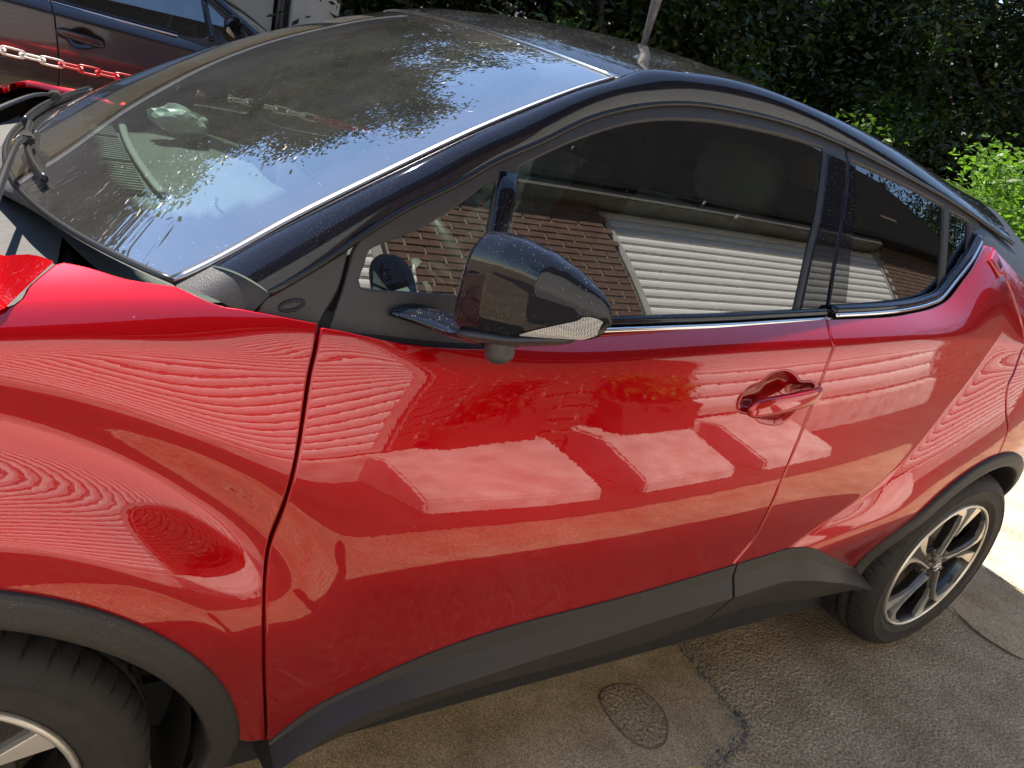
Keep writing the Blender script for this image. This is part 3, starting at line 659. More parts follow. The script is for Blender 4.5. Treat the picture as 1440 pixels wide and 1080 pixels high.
# --- black corner trims ahead of the door
SAIL = np.vstack([sm([(.426, 1.05), (.440, 1.09), (.4555, 1.110), (.515, 1.146), (.571, 1.181)], 3), sm([(.570, 1.17), (.556, 1.12), (.531, 1.075), (.528, 1.03)], 3)])
add('corner_trim', panel('corner_trim', green, SAIL, g=.014, gap=.002, off=.002, depth=.02), 'trim')
def tri_f(u, v):
    u = u*1.08-.02; v = v*1.06-.03
    A, B_, C, D = (np.array(q) for q in ((.340, -.697, 1.099), (.384, -.692, 1.1255), (.4535, -.748, 1.1105), (.424, -.760, 1.083)))
    P = (A*(1-u)[:, None]+B_*u[:, None])*(1-v)[:, None]+(D*(1-u)[:, None]+C*u[:, None])*v[:, None]
    return P+np.array([-.3, -.6, .75])*(.012*np.sin(np.pi*np.clip(v, 0, 1))*1.0)[:, None]
add('cowl_corner_trim', loft('cowl_corner_trim', tri_f, 12, 14), 'trim')
BK = quad(green, [(.33, 1.00), (.33, 1.09), (.46, 1.105), (.62, 1.20), (.62, 1.00)])
add('corner_backing', panel('corner_backing', green, BK, g=.03, off=-.022, depth=.004), 'dark')
a = np.linspace(0, 2*math.pi, 33)[:-1]; ov = green(.487+.017*np.cos(a), 1.0985+.0065*np.sin(a)+.004*np.cos(a), .005)
add('trim_clip', tube('trim_clip', np.vstack([ov, ov[:2]]), .0022, 6, cap=False), 'seal')
# --- scuttle below the windscreen
def cowl(u, v):
    c = 2*v-1; a_ = np.abs(c); e = screen(np.full(u.shape, 0.0), v); e[:, 1] *= 1.03; xr = HX(a_)
    b = np.stack([xr-.01, -.70*c, np.interp(a_, [0, .8, 1], [1.060, 1.075, 1.085])-.06], 1)
    P = b*(1-u)[:, None]+e*u[:, None]; P[:, 2] += .002-.022*np.sin(np.pi*u); return P
add('scuttle_panel', loft('scuttle_panel', cowl, 8, 40, flip=True), 'cowl', far=False)
base = screen(np.full(60, .004), np.linspace(.0, 1, 60)); add('screen_seal', tube('screen_seal', base, .006, 8), 'seal', SCR, far=False)
def wiper(name, c0, c1, u0, u1, piv, label=None):
    v = np.linspace((c0+1)/2, (c1+1)/2, 24); u = np.linspace(u0, u1, 24); P = screen(u, v, -.016)
    bl = add('wiper', tube('wiper', P, .006, 8, rz=.0075), 'seal', far=False)
    Q = screen(u, v, -.006); add('wiper_rubber', tube('wiper_rubber', Q, .003, 6, rz=.008), 'dark', bl, far=False)
    k = 13; mid = P[k]+np.array([0, 0, .012]); pv = np.array(piv); el = pv*.25+mid*.75+np.array([-.005, 0, .018])
    add('wiper_arm', tube('wiper_arm', sm([pv, pv*.8+mid*.2+np.array([0, 0, .02]), el, mid], 6), np.linspace(.009, .005, 19), 10, rz=np.linspace(.005, .004, 19)), 'seal', bl, far=False)
    add('wiper_joint', box('wiper_joint', mid-np.array([.012, .022, .010]), mid+np.array([.012, .022, .008]), .004), 'seal', bl, far=False)
    hub = lathe('wiper_hub', [(0.0, .014), (.016, .014), (.019, .008), (.019, -.02)], 20); me = hub
    o = add('wiper_hub', me, 'trim', bl, far=False); o.rotation_euler = (math.radians(90), 0, 0); o.location = pv
wiper('wiper', -.40, .20, .036, .050, (.12, -.56, 1.085))
wiper('wiper', .30, .93, .030, .045, (.055, .12, 1.065))
# --- ends of the car (outside the picture)
def nose(u, v):
    c = 2*v-1; s0 = .9+u*6.1; e = body(np.full(u.shape, -.835), s0); b = .17*(1-np.abs(c)**2.4)*(.55+.45*np.sin(np.pi*np.clip(u*.9+.1, 0, 1)))
    return np.stack([e[:, 0]-b, -e[:, 1]*c, e[:, 2]], 1)
add('front_bumper', loft('front_bumper', nose, 24, 30), 'red', far=False)
def tail(u, v):
    c = 2*v-1; s0 = u*7; e = body(np.full(u.shape, 3.445), s0); b = .08*(1-np.abs(c)**2.4)
    return np.stack([e[:, 0]+b, -e[:, 1]*c, e[:, 2]], 1)
add('rear_bumper', loft('rear_bumper', tail, 24, 30, flip=True), 'red', far=False)
def hatch(u, v):
    c = 2*v-1; r = roofs(np.full(u.shape, 1.0), v); s0 = np.zeros(u.shape); e = body(np.full(u.shape, 3.445), s0)
    e = np.stack([e[:, 0]+.08*(1-np.abs(c)**2.4), -e[:, 1]*c, e[:, 2]], 1); r[:, 2] -= .015; r[:, 0] -= .04
    return r*(1-u)[:, None]+e*u[:, None]
add('tailgate', loft('tailgate', hatch, 12, 30, flip=True), 'black', far=False)
def spoiler(u, v):
    c = (2*v-1); r = roofs(.90+.10*u, .04+.92*v); return np.stack([r[:, 0]+.09*u*(1-.5*np.abs(c)**3), r[:, 1], r[:, 2]+.003-.006*u], 1)
add('roof_spoiler', loft('roof_spoiler', spoiler, 12, 40), 'black', far=False)
# rear pillar fill between rail and quarter
def cpil(u, v):
    x = 2.40+.95*u; a_ = body(x, np.interp(x, [2.40, 2.47, 2.511, 2.622, 3.0, 3.4], [-.06, .02, .13, .31, .52, .62])); a_[:, 1] += .006
    b = C2(.88+.12*u) if False else ER(np.interp(u, [0, 1], [.70, 1.0])); b[:, 1] += .004; b[:, 2] -= .004
    q = a_*(1-v)[:, None]+b*v[:, None]; q[:, 1] -= .018*np.sin(np.pi*v); return q
add('rear_pillar_cover', loft('rear_pillar_cover', cpil, 24, 10), 'trim')
add('rear_inner_trim', panel('rear_inner_trim', green, quad(green, [(2.25, 1.0), (2.38, 1.24), (2.46, 1.34), (2.60, 1.345), (2.95, 1.30), (2.95, 1.0)]), g=.04, off=-.045, depth=.004), 'dark')
add('rocker_cover', prism('rocker_cover', [(.405, .16), (2.30, .16), (2.30, .33), (1.9, .42), (.60, .33), (.46, .30)], 'y', -.76, -.60, .01), 'dark')
add('luggage_trim', box('luggage_trim', (2.92, -.56, .5), (2.95, .56, 1.26)), 'dark', far=False)
add('underbody', box('underbody', (-.7, -.66, .19), (3.3, .66, .34), .02), 'dark', far=False)
# --- door mirror
def mir(u, v):
    # u: inner end to outer tip, v: around the section (0 = forward)
    t = u; th = 2*math.pi*v
    end = np.clip(1-np.clip((t-.88)/.12, 0, 1)**2.6, 0, 1)**.5
    inn = np.clip(1-np.clip((.08-t)/.08, 0, 1)**2.2, .0, 1)**.5
    end = end*(.62+.38*inn)
    xf = np.interp(t, [0, .10, .3, .6, .85, 1], [.668, .664, .680, .716, .758, .788]); xb = np.interp(t, [0, .3, .6, .85, 1], [.745, .762, .782, .796, .800])
    zt = np.interp(t, [0, .12, .3, .5, .68, .85, 1], [1.272, 1.276, 1.279, 1.275, 1.265, 1.250, 1.232]); zb = np.interp(t, [0, .1, .5, .8, 1], [1.124, 1.124, 1.146, 1.172, 1.188])
    y = -.882-.183*t
    h = (zt-zb)/2*np.maximum(end, .03); zc = (zt+zb)/2
    c = np.cos(th); s = np.sin(th)
    q = .62; cx = np.sign(c)*np.abs(c)**q; sz = np.sign(s)*np.abs(s)**q
    mid = (xf+xb)/2; d = (xb-xf)/2*np.maximum(end, .05)
    x = mid-d*cx*(1-.22*np.clip(sz, 0, 1)**3)
    return np.stack([x, y-.004*sz, zc+h*sz], 1)
MIR = add('door_mirror', loft('door_mirror', mir, 60, 56, True), 'piano')
def mircap(u, v):
    P = mir(np.zeros(u.shape), v); c = P.mean(0); return P*(u)[:, None]+c*(1-u)[:, None]
add('mirror_inner_cap', loft('mirror_inner_cap', mircap, 4, 40, True), 'piano', MIR)
def under(u, v):
    # satin black lower half of the mirror, hanging just below the gloss shell
    th = 2*math.pi*v; t = .02+.80*u; P = mir(t, np.full(u.shape, .75)); e = np.clip(1-np.abs(2*u-1)**5, 0, 1)**.5
    return np.stack([P[:, 0]+.040*np.cos(th)*e*(1-.4*u), P[:, 1], P[:, 2]-.001+(.013-.006*u)*np.sin(th)*e], 1)
add('mirror_underside', loft('mirror_underside', under, 24, 24, True), 'trim', MIR)
arm = sm([(.665, -.752, 1.098), (.690, -.80, 1.104), (.712, -.85, 1.108), (.725, -.905, 1.122)], 6)
add('mirror_arm', tube('mirror_arm', arm, np.linspace(.040, .030, len(arm)), 18, rz=np.linspace(.011, .013, len(arm))), 'piano', MIR)
foot = sm([(.732, -.925, 1.130), (.734, -.927, 1.110), (.738, -.929, 1.094)], 4)
add('mirror_pivot', tube('mirror_pivot', foot, np.array([.022]*6+[.020, .016, .008]), 16), 'trim', MIR)
def sigl(u, v):
    t = .58+.40*u; ph = np.interp(v, [0, 1], [0, 1]); a0 = np.interp(u, [0, .5, 1], [.86, .84, .84]); a1 = np.interp(u, [0, .35, 1], [.87, .93, 1.04])
    P = mir(t, a0+(a1-a0)*v); Q = mir(t, np.full(u.shape, .25)); n = P-(P*.5+Q*.5); n /= np.linalg.norm(n, axis=1)[:, None]+1e-9
    n[:, 0] -= .6; n /= np.linalg.norm(n, axis=1)[:, None]
    return P+n*.0035
def sigmat():
    m, n, o = mk('dotted_lamp_lens'); b = bsdf(n, (.62, .60, .56), .10, Coat_Weight=1.0); v = nd(n, 'ShaderNodeTexVoronoi', feature='F1'); v.inputs['Scale'].default_value = 430; v.inputs['Randomness'].default_value = .15
    n.links.new(objco(n), v.inputs['Vector']); r = ramp(n, v.outputs['Distance'], [(.30, (.07, .065, .06)), (.46, (.42, .40, .37))]); n.links.new(r.outputs[0], b.inputs['Base Color'])
    n.links.new(b.outputs[0], o.inputs[0]); return m
M['signal'] = sigmat()
add('turn_signal', loft('turn_signal', sigl, 24, 10), 'signal', MIR)
def mglass(u, v):
    P = mir(.06+.86*u, .42+.16*v); P2 = mir(.06+.86*u, np.full(u.shape, .5)); t = .06+.86*u
    zt = mir(t, np.full(u.shape, .25))[:, 2]-.014; zb = mir(t, np.full(u.shape, .75))[:, 2]+.014
    return np.stack([P2[:, 0]+.004, P2[:, 1], zb+(zt-zb)*v], 1)
add('mirror_glass', loft('mirror_glass', mglass, 16, 8), 'mirror', MIR)
# ------------------------------------------------------------------ wheels
def tyre_mesh():
    n = 1188
    # (radius, y): y = 0 is the outer face, positive inwards
    prof = [(.232, .030), (.236, .010), (.244, .004), (.258, -.003), (.2605, -.0055), (.263, -.0042), (.285, -.007), (.2935, -.0065), (.2955, -.009), (.2975, -.0062), (.303, -.004), (.316, .004), (.3235, .013), (.3290, .022), (.3325, .034), (.3355, .050), (.3365, .060), (.3290, .0605), (.3290, .068), (.3370, .0685), (.3375, .095), (.3375, .1), (.330, .1005), (.330, .110), (.3375, .1105), (.337, .145), (.3365, .150), (.3325, .17), (.322, .195), (.300, .212), (.262, .208), (.236, .19)]
    P = np.array(prof); m = len(P); t = np.arange(n)*2*math.pi/n
    R = np.broadcast_to(P[:, 0], (n, m)).copy(); Y = np.broadcast_to(P[:, 1], (n, m)).copy()
    # curved sipes over the shoulder
    for j in range(m):
        y = P[j, 1]; r = P[j, 0]
        if r > .3225 and y < .062:
            skew = 1.1*(y-.02)+9*(y-.03)**2
            ph = ((t+skew)*54/(2*math.pi)) % 1
            w = np.exp(-((ph-.5)/.04)**2); R[:, j] -= .009*w*np.clip((r-.322)/.006, 0, 1)
        if r > .335 and .068 < y < .15:
            ph = ((t+.9*y)*64/(2*math.pi)) % 1; R[:, j] -= .004*np.exp(-((ph-.5)/.09)**2)
        if abs(r-.285) < .02 and y < .01:      # raised sidewall bands
            Y[:, j] -= .0012*(np.sin(t*5) > .55)
    V = np.stack([np.cos(t)[:, None]*R, Y, np.sin(t)[:, None]*R], -1).reshape(-1, 3)
    i, j = np.meshgrid(np.arange(n), np.arange(m-1), indexing='ij'); i = i.ravel(); j = j.ravel(); i2 = (i+1) % n
    return meshf('tyre', V, np.stack([i*m+j, i2*m+j, i2*m+j+1, i*m+j+1], 1)[:, ::-1])
def spoke_poly(pts, y0, y1, bev=.0015):
    """outline in (radius, degrees) extruded along the axle"""
    P = [(r*math.cos(math.radians(a)), r*math.sin(math.radians(a))) for r, a in pts]
    return prism('spoke', P, 'y', y0, y1, bev)
def wheel(loc, rot, inner=1, master=None, name='wheel'):
    if master is None:
        # barrel is the part itself
        barrel = lathe('wheel', [(.236, .006), (.232, .002), (.226, .004), (.222, .014), (.214, .05), (.205, .10), (.205, .18)], 96)
        w_ = link('wheel', barrel, CAR, M['rimblack'])
        T = link('tyre', tyre_mesh(), w_, M['rubber'])
        lipm = lathe('rim_lip', [(.2375, .008), (.2360, .0005), (.2315, -.0015), (.2270, .0015), (.2255, .009)], 96); link('rim_lip', lipm, w_, M['machined'])
        sp0 = spoke_poly([(.030, -36), (.030, 36), (.070, 19), (.13, 10), (.19, 10), (.228, 17), (.228, 0), (.228, -22), (.19, -15), (.13, -9), (.070, -19)], .016, .042, .003)
        blade = spoke_poly([(.042, 20), (.050, 25), (.110, 7.5), (.165, 5.6), (.198, 9), (.216, 18), (.2265, 31), (.2275, 20), (.2270, 8), (.206, 4.0), (.160, 3.4), (.105, 4.8)], .0035, .020)
        fac = spoke_poly([(.112, -6.5), (.150, -10.5), (.226, -20.5), (.2275, -14), (.2270, -9.5), (.17, -6.8)], .0050, .020)
        for k in range(5):
            a = math.radians(72*k)
            for nm, me, mt in (('spoke', sp0, 'rimblack'), ('spoke_blade', blade, 'machined'), ('spoke_facet', fac, 'machined')):
                o = link(nm, me, w_, M[mt]); o.rotation_euler = (0, a, 0)
        hub = lathe('hub_cap', [(0, .004), (.020, .0045), (.026, .007), (.029, .012), (.062, .020), (.066, .04)], 48); link('hub_cap', hub, w_, M['rimblack'])
        for rx, rz_, oz in ((.0200, .0145, 0), (.0068, .0143, 0), (.0135, .0062, .0066)):
            t = np.linspace(0, 2*math.pi, 41); link('emblem_ring', tube('emblem_ring', np.stack([rx*np.cos(t), 0*t+.0028, oz+rz_*np.sin(t)], 1), .0016, 6, cap=False), w_, M['chrome'])
        nutm = lathe('wheel_nut', [(0, -.006), (.008, -.006), (.009, .01)], 6)
        for k in range(5):
            a = math.radians(72*k+36); o = link('wheel_nut', nutm, w_, M['brake']); o.location = (.053*math.cos(a), .014, .053*math.sin(a))
        link('brake_disc', lathe('brake_disc', [(.05, .075), (.15, .070), (.152, .085), (.05, .09)], 48), w_, M['brake'])
        link('brake_caliper', prism('brake_caliper', [(.10, -.06), (.165, -.075), (.185, 0), (.165, .075), (.10, .06)], 'y', .055, .11, .006), w_, M['rimblack'])
    else:
        w_ = copy_tree(master, CAR)
    w_.location = loc; w_.rotation_euler = (0, rot, 0)
    if inner < 0: w_.scale = (1, -1, 1)
    return w_
def copy_tree(o, parent=None):
    c = o.copy(); COL0.objects.link(c); c.parent = parent
    for ch in o.children: copy_tree(ch, c)
    return c
WH = wheel((0, -.862, .335), math.radians(96))
wheel((2.64, -.868, .335), math.radians(-14), master=WH)
wheel((0, .862, .335), .4, -1, WH); wheel((2.64, .868, .335), 1.1, -1, WH)
# ------------------------------------------------------------------ cabin
def dash(u, v):
    c = 2*v-1; x0 = .195+.145*np.abs(c)**2; x = x0+(.80-x0)*u
    hood = .045*np.exp(-((c+.53)/.26)**2)*sst(.35, .62, u)*(1-sst(.80, 1.0, u)) + .03*np.exp(-((c)/.22)**2)*sst(.5, .75, u)
    z = 1.035+.030*np.sin(np.pi*np.clip(u*1.05, 0, 1))+hood-.22*sst(.86, 1.0, u)
    return np.stack([x, .665*c, z], 1)
DASH = add('dashboard', loft('dashboard', dash, 50, 70, flip=True), 'dash', far=False)
add('dashboard_front', box('dashboard_front', (.66, -.64, .45), (.80, .64, .84), .02), 'dash', DASH, far=False)
strp = np.stack([np.full(30, .402), np.linspace(-.12, .62, 30), np.full(30, 1.073)], 1); strp[:, 0] += .05*(np.linspace(-.1, 1, 30)-.4)**2
add('vent_trim', tube('vent_trim', strp, .010, 8, rz=.004), 'dashlight', DASH, far=False)
slat = box('vent_slat', (-.030, -.0035, -.003), (.030, .0035, .004), .001)
for k in range(34):
    y = -.10+k*.0205
    if k in (11, 23): continue
    o = link('vent_slat', slat, DASH, M['dashlight']); o.location = (.358, y, 1.068)
add('vent_bed', box('vent_bed', (.325, -.11, 1.050), (.392, .61, 1.062)), 'dark', DASH, far=False)
seam = np.array([(.52, -.10, 1.0), (.50, -.22, 1.0), (.52, -.38, 1.0), (.60, -.50, 1.0), (.72, -.56, 1.0)]); seam = sm(seam, 8)
def onD(P):
    c = P[:, 1]/.665; x0 = .195+.145*np.abs(c)**2; u = (P[:, 0]-x0)/(.80-x0); return dash(u, (c+1)/2)+np.array([0, 0, .002])
add('dash_seam', tube('dash_seam', onD(seam), .0025, 6), 'dark', DASH, far=False)
# screen on the dash centre
add('centre_screen', box('centre_screen', (.70, -.13, 1.03), (.725, .13, 1.15), .008), 'piano', DASH, far=False)
# steering wheel, left-hand drive
def steering():
    t = np.linspace(0, 2*math.pi, 73)[:-1]; sp = math.radians(62)
    ring = np.stack([0*t, .185*np.cos(t), .185*np.sin(t)], 1); R = Matrix.Rotation(math.radians(-24), 3, 'Y')
    ring = np.array([list(R @ Vector(p)) for p in ring]); return np.vstack([ring, ring[:2]])
SW = add('steering_wheel', tube('steering_wheel', steering(), .017, 12, cap=False), 'leather', far=False); SW.location = (.935, -.36, .985)
add('steering_hub', prism('steering_hub', [(-.07, -.06), (.07, -.06), (.085, .03), (.06, .055), (-.06, .055), (-.085, .03)], 'x', -.03, .025, .012), 'trim', SW, far=False)
for p in [((0, -.08, 0), (.02, -.175, .01)), ((0, .08, 0), (.02, .175, .01)), ((0, 0, -.05), (-.07, 0, -.165))]:
    add('steering_spoke', tube('steering_spoke', np.linspace(p[0], p[1], 6), .016, 10, rz=.009), 'dashlight', SW, far=False)
add('steering_column', tube('steering_column', np.linspace((-.02, 0, -.01), (-.26, 0, -.10), 6), .035, 14), 'dashlight', SW, far=False)
stalk = np.linspace((-.06, -.05, .0), (-.03, -.175, .045), 8); add('column_stalk', tube('column_stalk', stalk, .010, 10), 'dash', SW, far=False)
# seats: quilted in diamonds with red thread
def seat_back(u, v):
    # u up, v across; front face quilted
    y = (v-.5)*.50; z = .02+.62*u; wv = 1-.20*np.clip(u-.65, 0, 1)**1.5*2; y = y*wv
    p = .055; a = (y+z)/p; b = (y-z)/p
    q = np.abs(np.sin(np.pi*a/2))**.5*np.abs(np.sin(np.pi*b/2))**.5
    bol = .05*np.clip((np.abs(v-.5)-.33)/.17, 0, 1)**2
    x = .24*u-bol-.011*q-.035*np.sin(np.pi*u)
    return np.stack([x, y, z], 1)
def seat_rear(u, v):
    P = seat_back(u, v); return np.stack([P[:, 0]*0+.24*u+.085-.03*np.abs(2*v-1)**3, P[:, 1]*1.02, P[:, 2]], 1)
def stitches():
    ms = []
    p = .055
    for i in range(-9, 12):
        for j in range(-9, 12):
            y = (i+j)*p/1.0; z = (i-j)*p/1.0
            if abs(y) > .20 or not .06 < z < .58: continue
            u = (z-.02)/.62; v = y/.5+.5; c = seat_back(np.array([u]), np.array([v]))[0]+np.array([-.003, 0, 0])
            for d in ((0, .011, .011), (0, .011, -.011)):
                ms.append(tube('s', np.array([c-np.array(d)*.5, c+np.array(d)*.5]), .0018, 5))
    return join('red_stitching', ms)
seat_b = loft('backrest', seat_back, 110, 90); seat_r = loft('backrest_shell', seat_rear, 20, 20, flip=True); st_me = stitches()
def cushion(u, v):
    th = 2*math.pi*v; x = -.50+.56*u; e = np.clip(1-np.abs(2*u-1)**6, 0, 1)**.4; c = np.cos(th); s = np.sin(th)
    return np.stack([x, .25*np.sign(c)*np.abs(c)**.5*np.maximum(e, .05), .0+.10*np.sign(s)*np.abs(s)**.6*np.maximum(e, .05)-.05], 1)
cu = loft('seat_cushion', cushion, 24, 32, True)
def headr(u, v):
    th = 2*math.pi*v; y = (-.13+.26*u); e = np.clip(1-np.abs(2*u-1)**5, 0, 1)**.45; c = np.cos(th); s = np.sin(th)
    return np.stack([.275+.05*np.sign(c)*np.abs(c)**.7*np.maximum(e, .03), y, .74+.085*np.sign(s)*np.abs(s)**.7*np.maximum(e, .03)], 1)
hr = loft('headrest', headr, 24, 28, True); hp = tube('headrest_post', np.array([(.245, 0, .62), (.27, 0, .70)]), .007, 8)
for yy in (-.37, .37):
    s = link('seat', cu, CAR, M['leather']); s.location = (1.42, yy, .60)
    b = link('backrest', seat_b, s, M['leather']); link('backrest_shell', seat_r, s, M['trim']); t = link('red_stitching', st_me, s, M['stitch'], kind='stuff')
    link('headrest', hr, s, M['leather'])
    for d in (-.06, .06): o = link('headrest_post', hp, s, M['chrome']); o.location = (0, d, 0)
rs = link('rear_seat', box('rear_seat', (2.0, -.60, .45), (2.45, .60, .66), .05), CAR, M['leather']); link('backrest', prism('backrest', [(2.36, .60), (2.50, .60), (2.66, 1.12), (2.54, 1.14)], 'y', -.60, .60, .03), rs, M['leather'])
for d in (-.36, .36): link('headrest', box('headrest', (2.56, d-.12, 1.13), (2.66, d+.12, 1.27), .035, 3), rs, M['leather'])
# headlining, floor, inner door cards
def lining(u, v): P = roofs(.02+.9*u, .06+.88*v); P[:, 2] -= .035; return P
add('headlining', loft('headlining', lining, 20, 20), 'dark', far=False)
add('cabin_floor', box('cabin_floor', (.5, -.68, .34), (2.6, .68, .37)), 'dark', far=False)
add('door_card', prism('door_card', [(.62, .40), (2.25, .40), (2.25, 1.12), (1.7, 1.09), (.82, 1.06), (.62, 1.06)], 'y', -.745, -.715, .008), 'trim')
add('bulkhead', box('bulkhead', (.20, -.66, .35), (.24, .66, 1.02)), 'dark', far=False)
# interior mirror
IM = add('interior_mirror', box('interior_mirror', (.985, -.125, 1.385), (1.015, .125, 1.45), .012, 3), 'piano', far=False)
add('mirror_stalk', tube('mirror_stalk', np.array([(.99, 0, 1.44), (.965, 0, 1.475), (.95, 0, 1.497)]), .012, 10), 'dark', IM, far=False)
# ------------------------------------------------------------------ ground
def ground_mat(name, c0, c1, c2, agg, bump, rough=.9, stain=True, bd=.004):
    m, n, o = mk(name); co = objco(n); b = bsdf(n, c1, rough)
    big = noise(n, .9, 6, .6, co); fine = noise(n, agg, 4, .7, co)
    r1 = ramp(n, big.outputs['Fac'], [(.30, c0), (.55, c1), (.78, c2)])
    r2 = ramp(n, fine.outputs['Fac'], [(.32, (.30, .29, .27)), (.50, (.85, .84, .82)), (.72, (1.75, 1.70, 1.6))])
    mx = nd(n, 'ShaderNodeMix', data_type='RGBA', blend_type='MULTIPLY'); mx.inputs[0].default_value = 1
    n.links.new(r1.outputs[0], mx.inputs[6]); n.links.new(r2.outputs[0], mx.inputs[7])
    last = mx.outputs[2]
    if stain:
        s = noise(n, 4.5, 6, .7, co); rs = ramp(n, s.outputs['Fac'], [(.38, (.62, .58, .52)), (.60, (1, 1, 1))])
        m2 = nd(n, 'ShaderNodeMix', data_type='RGBA', blend_type='MULTIPLY'); m2.inputs[0].default_value = .8
        n.links.new(last, m2.inputs[6]); n.links.new(rs.outputs[0], m2.inputs[7]); last = m2.outputs[2]
    n.links.new(last, b.inputs['Base Color'])
    v = nd(n, 'ShaderNodeTexVoronoi', feature='F1'); v.inputs['Scale'].default_value = agg*.9; n.links.new(co, v.inputs['Vector'])
    ad = nd(n, 'ShaderNodeMath', operation='ADD'); n.links.new(v.outputs['Distance'], ad.inputs[0]); n.links.new(fine.outputs['Fac'], ad.inputs[1])
    bp = n.nodes.new('ShaderNodeBump'); bp.inputs['Strength'].default_value = bump; bp.inputs['Distance'].default_value = bd; n.links.new(ad.outputs[0], bp.inputs['Height']); n.links.new(bp.outputs[0], b.inputs['Normal'])
    n.links.new(b.outputs[0], o.inputs[0]); return m
M['asphalt'] = ground_mat('worn_asphalt', (.36, .27, .17), (.48, .37, .24), (.60, .48, .325), 120, .9, bd=.007)
M['concrete'] = ground_mat('smooth_concrete', (.37, .27, .155), (.48, .36, .22), (.56, .435, .275), 240, .25)
M['sunlit_ground'] = ground_mat('sunlit_concrete', (.42, .38, .31), (.52, .47, .39), (.60, .55, .46), 160, .3)  # paler concrete: sunlight put into the ground colour
def sheet(name, poly, z, mat, t=.05, kind='structure', jag=0.0, step=.05, **k):
    P = resample(np.array(poly, float), step)
    if jag: P = P+RNG.normal(0, jag, P.shape)
    me = prism(name, P.tolist(), 'z', z-t, z); return link(name, me, None, mat, kind=kind, **k)
link('ground', box('ground', (-60, -60, -.30), (80, 60, 0)), None, M['asphalt'], kind='structure')
CP = [(-4.5, -.985), (1.62, -1.0), (1.76, -.985), (1.806, -.948), (1.822, -.757), (1.838, -.58), (1.87, -.1), (1.9, 1.15), (-4.5, 1.15)]
sheet('concrete_pavement', CP, .007, M['concrete'], jag=.0035)
CR = [(3.60, 1.2), (3.30, -.25), (3.17, -.62), (3.10, -.80), (3.085, -.97), (3.13, -1.09), (3.4, -1.25), (6.5, -1.5), (6.8, 1.2)]
sheet('concrete_pavement', CR, .0065, M['concrete'], jag=.004)
sheet('sunlit_pavement', [(3.56, .4), (3.57, -.6), (3.62, -.87), (3.75, -1.2), (14, -1.9), (14, .6)], .010, M['sunlit_ground'], jag=.004)  # starts at the car's shadow edge; paints the sunlit ground paler
M['paver'] = ground_mat('dark_yard_paving', (.050, .038, .030), (.075, .058, .046), (.11, .088, .070), 120, .6)
sheet('yard_paving', [(-6, -2.95), (9, -2.95), (9, -1.84), (-6, -1.84)], .006, M['paver'], jag=.004)
# broken joint along the concrete edge: crumbs of stone and dirt
def crumbs():
    V = []; F = []; path = sm([(1.84, -.50), (1.832, -.66), (1.815, -.86), (1.80, -.955), (1.70, -.995), (1.60, -1.004)], 10)
    for k in range(420):
        i = RNG.integers(0, len(path)); c = path[i]+RNG.normal(0, .012, 2); s = abs(RNG.normal(.0035, .002))+.0012
        b = len(V); d = RNG.normal(0, 1, (6, 3)); d /= np.linalg.norm(d, axis=1)[:, None]
        base = np.array([(1, 0, 0), (-1, 0, 0), (0, 1, 0), (0, -1, 0), (0, 0, 1), (0, 0, -1)])*.8+d*.35
        V += (base*s+np.array([c[0], c[1], .006])).tolist()
        for f in ((0, 2, 4), (2, 1, 4), (1, 3, 4), (3, 0, 4), (2, 0, 5), (1, 2, 5), (3, 1, 5), (0, 3, 5)): F.append(tuple(b+q for q in f))
    return meshf('loose_grit', V, F, smooth=False)
link('loose_grit', crumbs(), None, simple('grit', (.16, .145, .12), .9, .5, 60), label='line of loose grit and dirt along the broken concrete edge', cat='grit', kind='stuff')
# round plug in the concrete
ovl = sm([(1.459, -.737), (1.522, -.713), (1.584, -.732), (1.61, -.81), (1.585, -.875), (1.532, -.916), (1.477, -.908), (1.447, -.842)], 8, True)
M['plug'] = ground_mat('rough_plug', (.30, .22, .13), (.38, .285, .175), (.46, .36, .23), 110, .8)
PL = link('cover_plate', prism('cover_plate', (ovl*1.0).tolist(), 'z', .004, .0095), None, M['plug'], label='oval rough concrete cover set in the pavement beside the sill', cat='cover')
rim3 = np.c_[ovl, np.full(len(ovl), .0085)]; link('rim', tube('rim', np.vstack([rim3, rim3[:2]]), .0035, 6, cap=False, rz=.0015), PL, simple('rim_dirt', (.14, .105, .07), .95, .3, 40))
def streak(pts, r): return tube('crack', np.c_[sm(pts, 6), np.full(len(sm(pts, 6)), .0058)], r, 5, rz=.0022)
cr = link('ground_crack', streak([(3.125, -.80), (3.10, -.86), (3.085, -.95), (3.12, -1.07), (3.19, -1.13)], .003), None, simple('crack_dirt', (.07, .06, .05), .95, .3, 40), label='dark curved crack at the pavement edge behind the rear wheel', cat='crack')
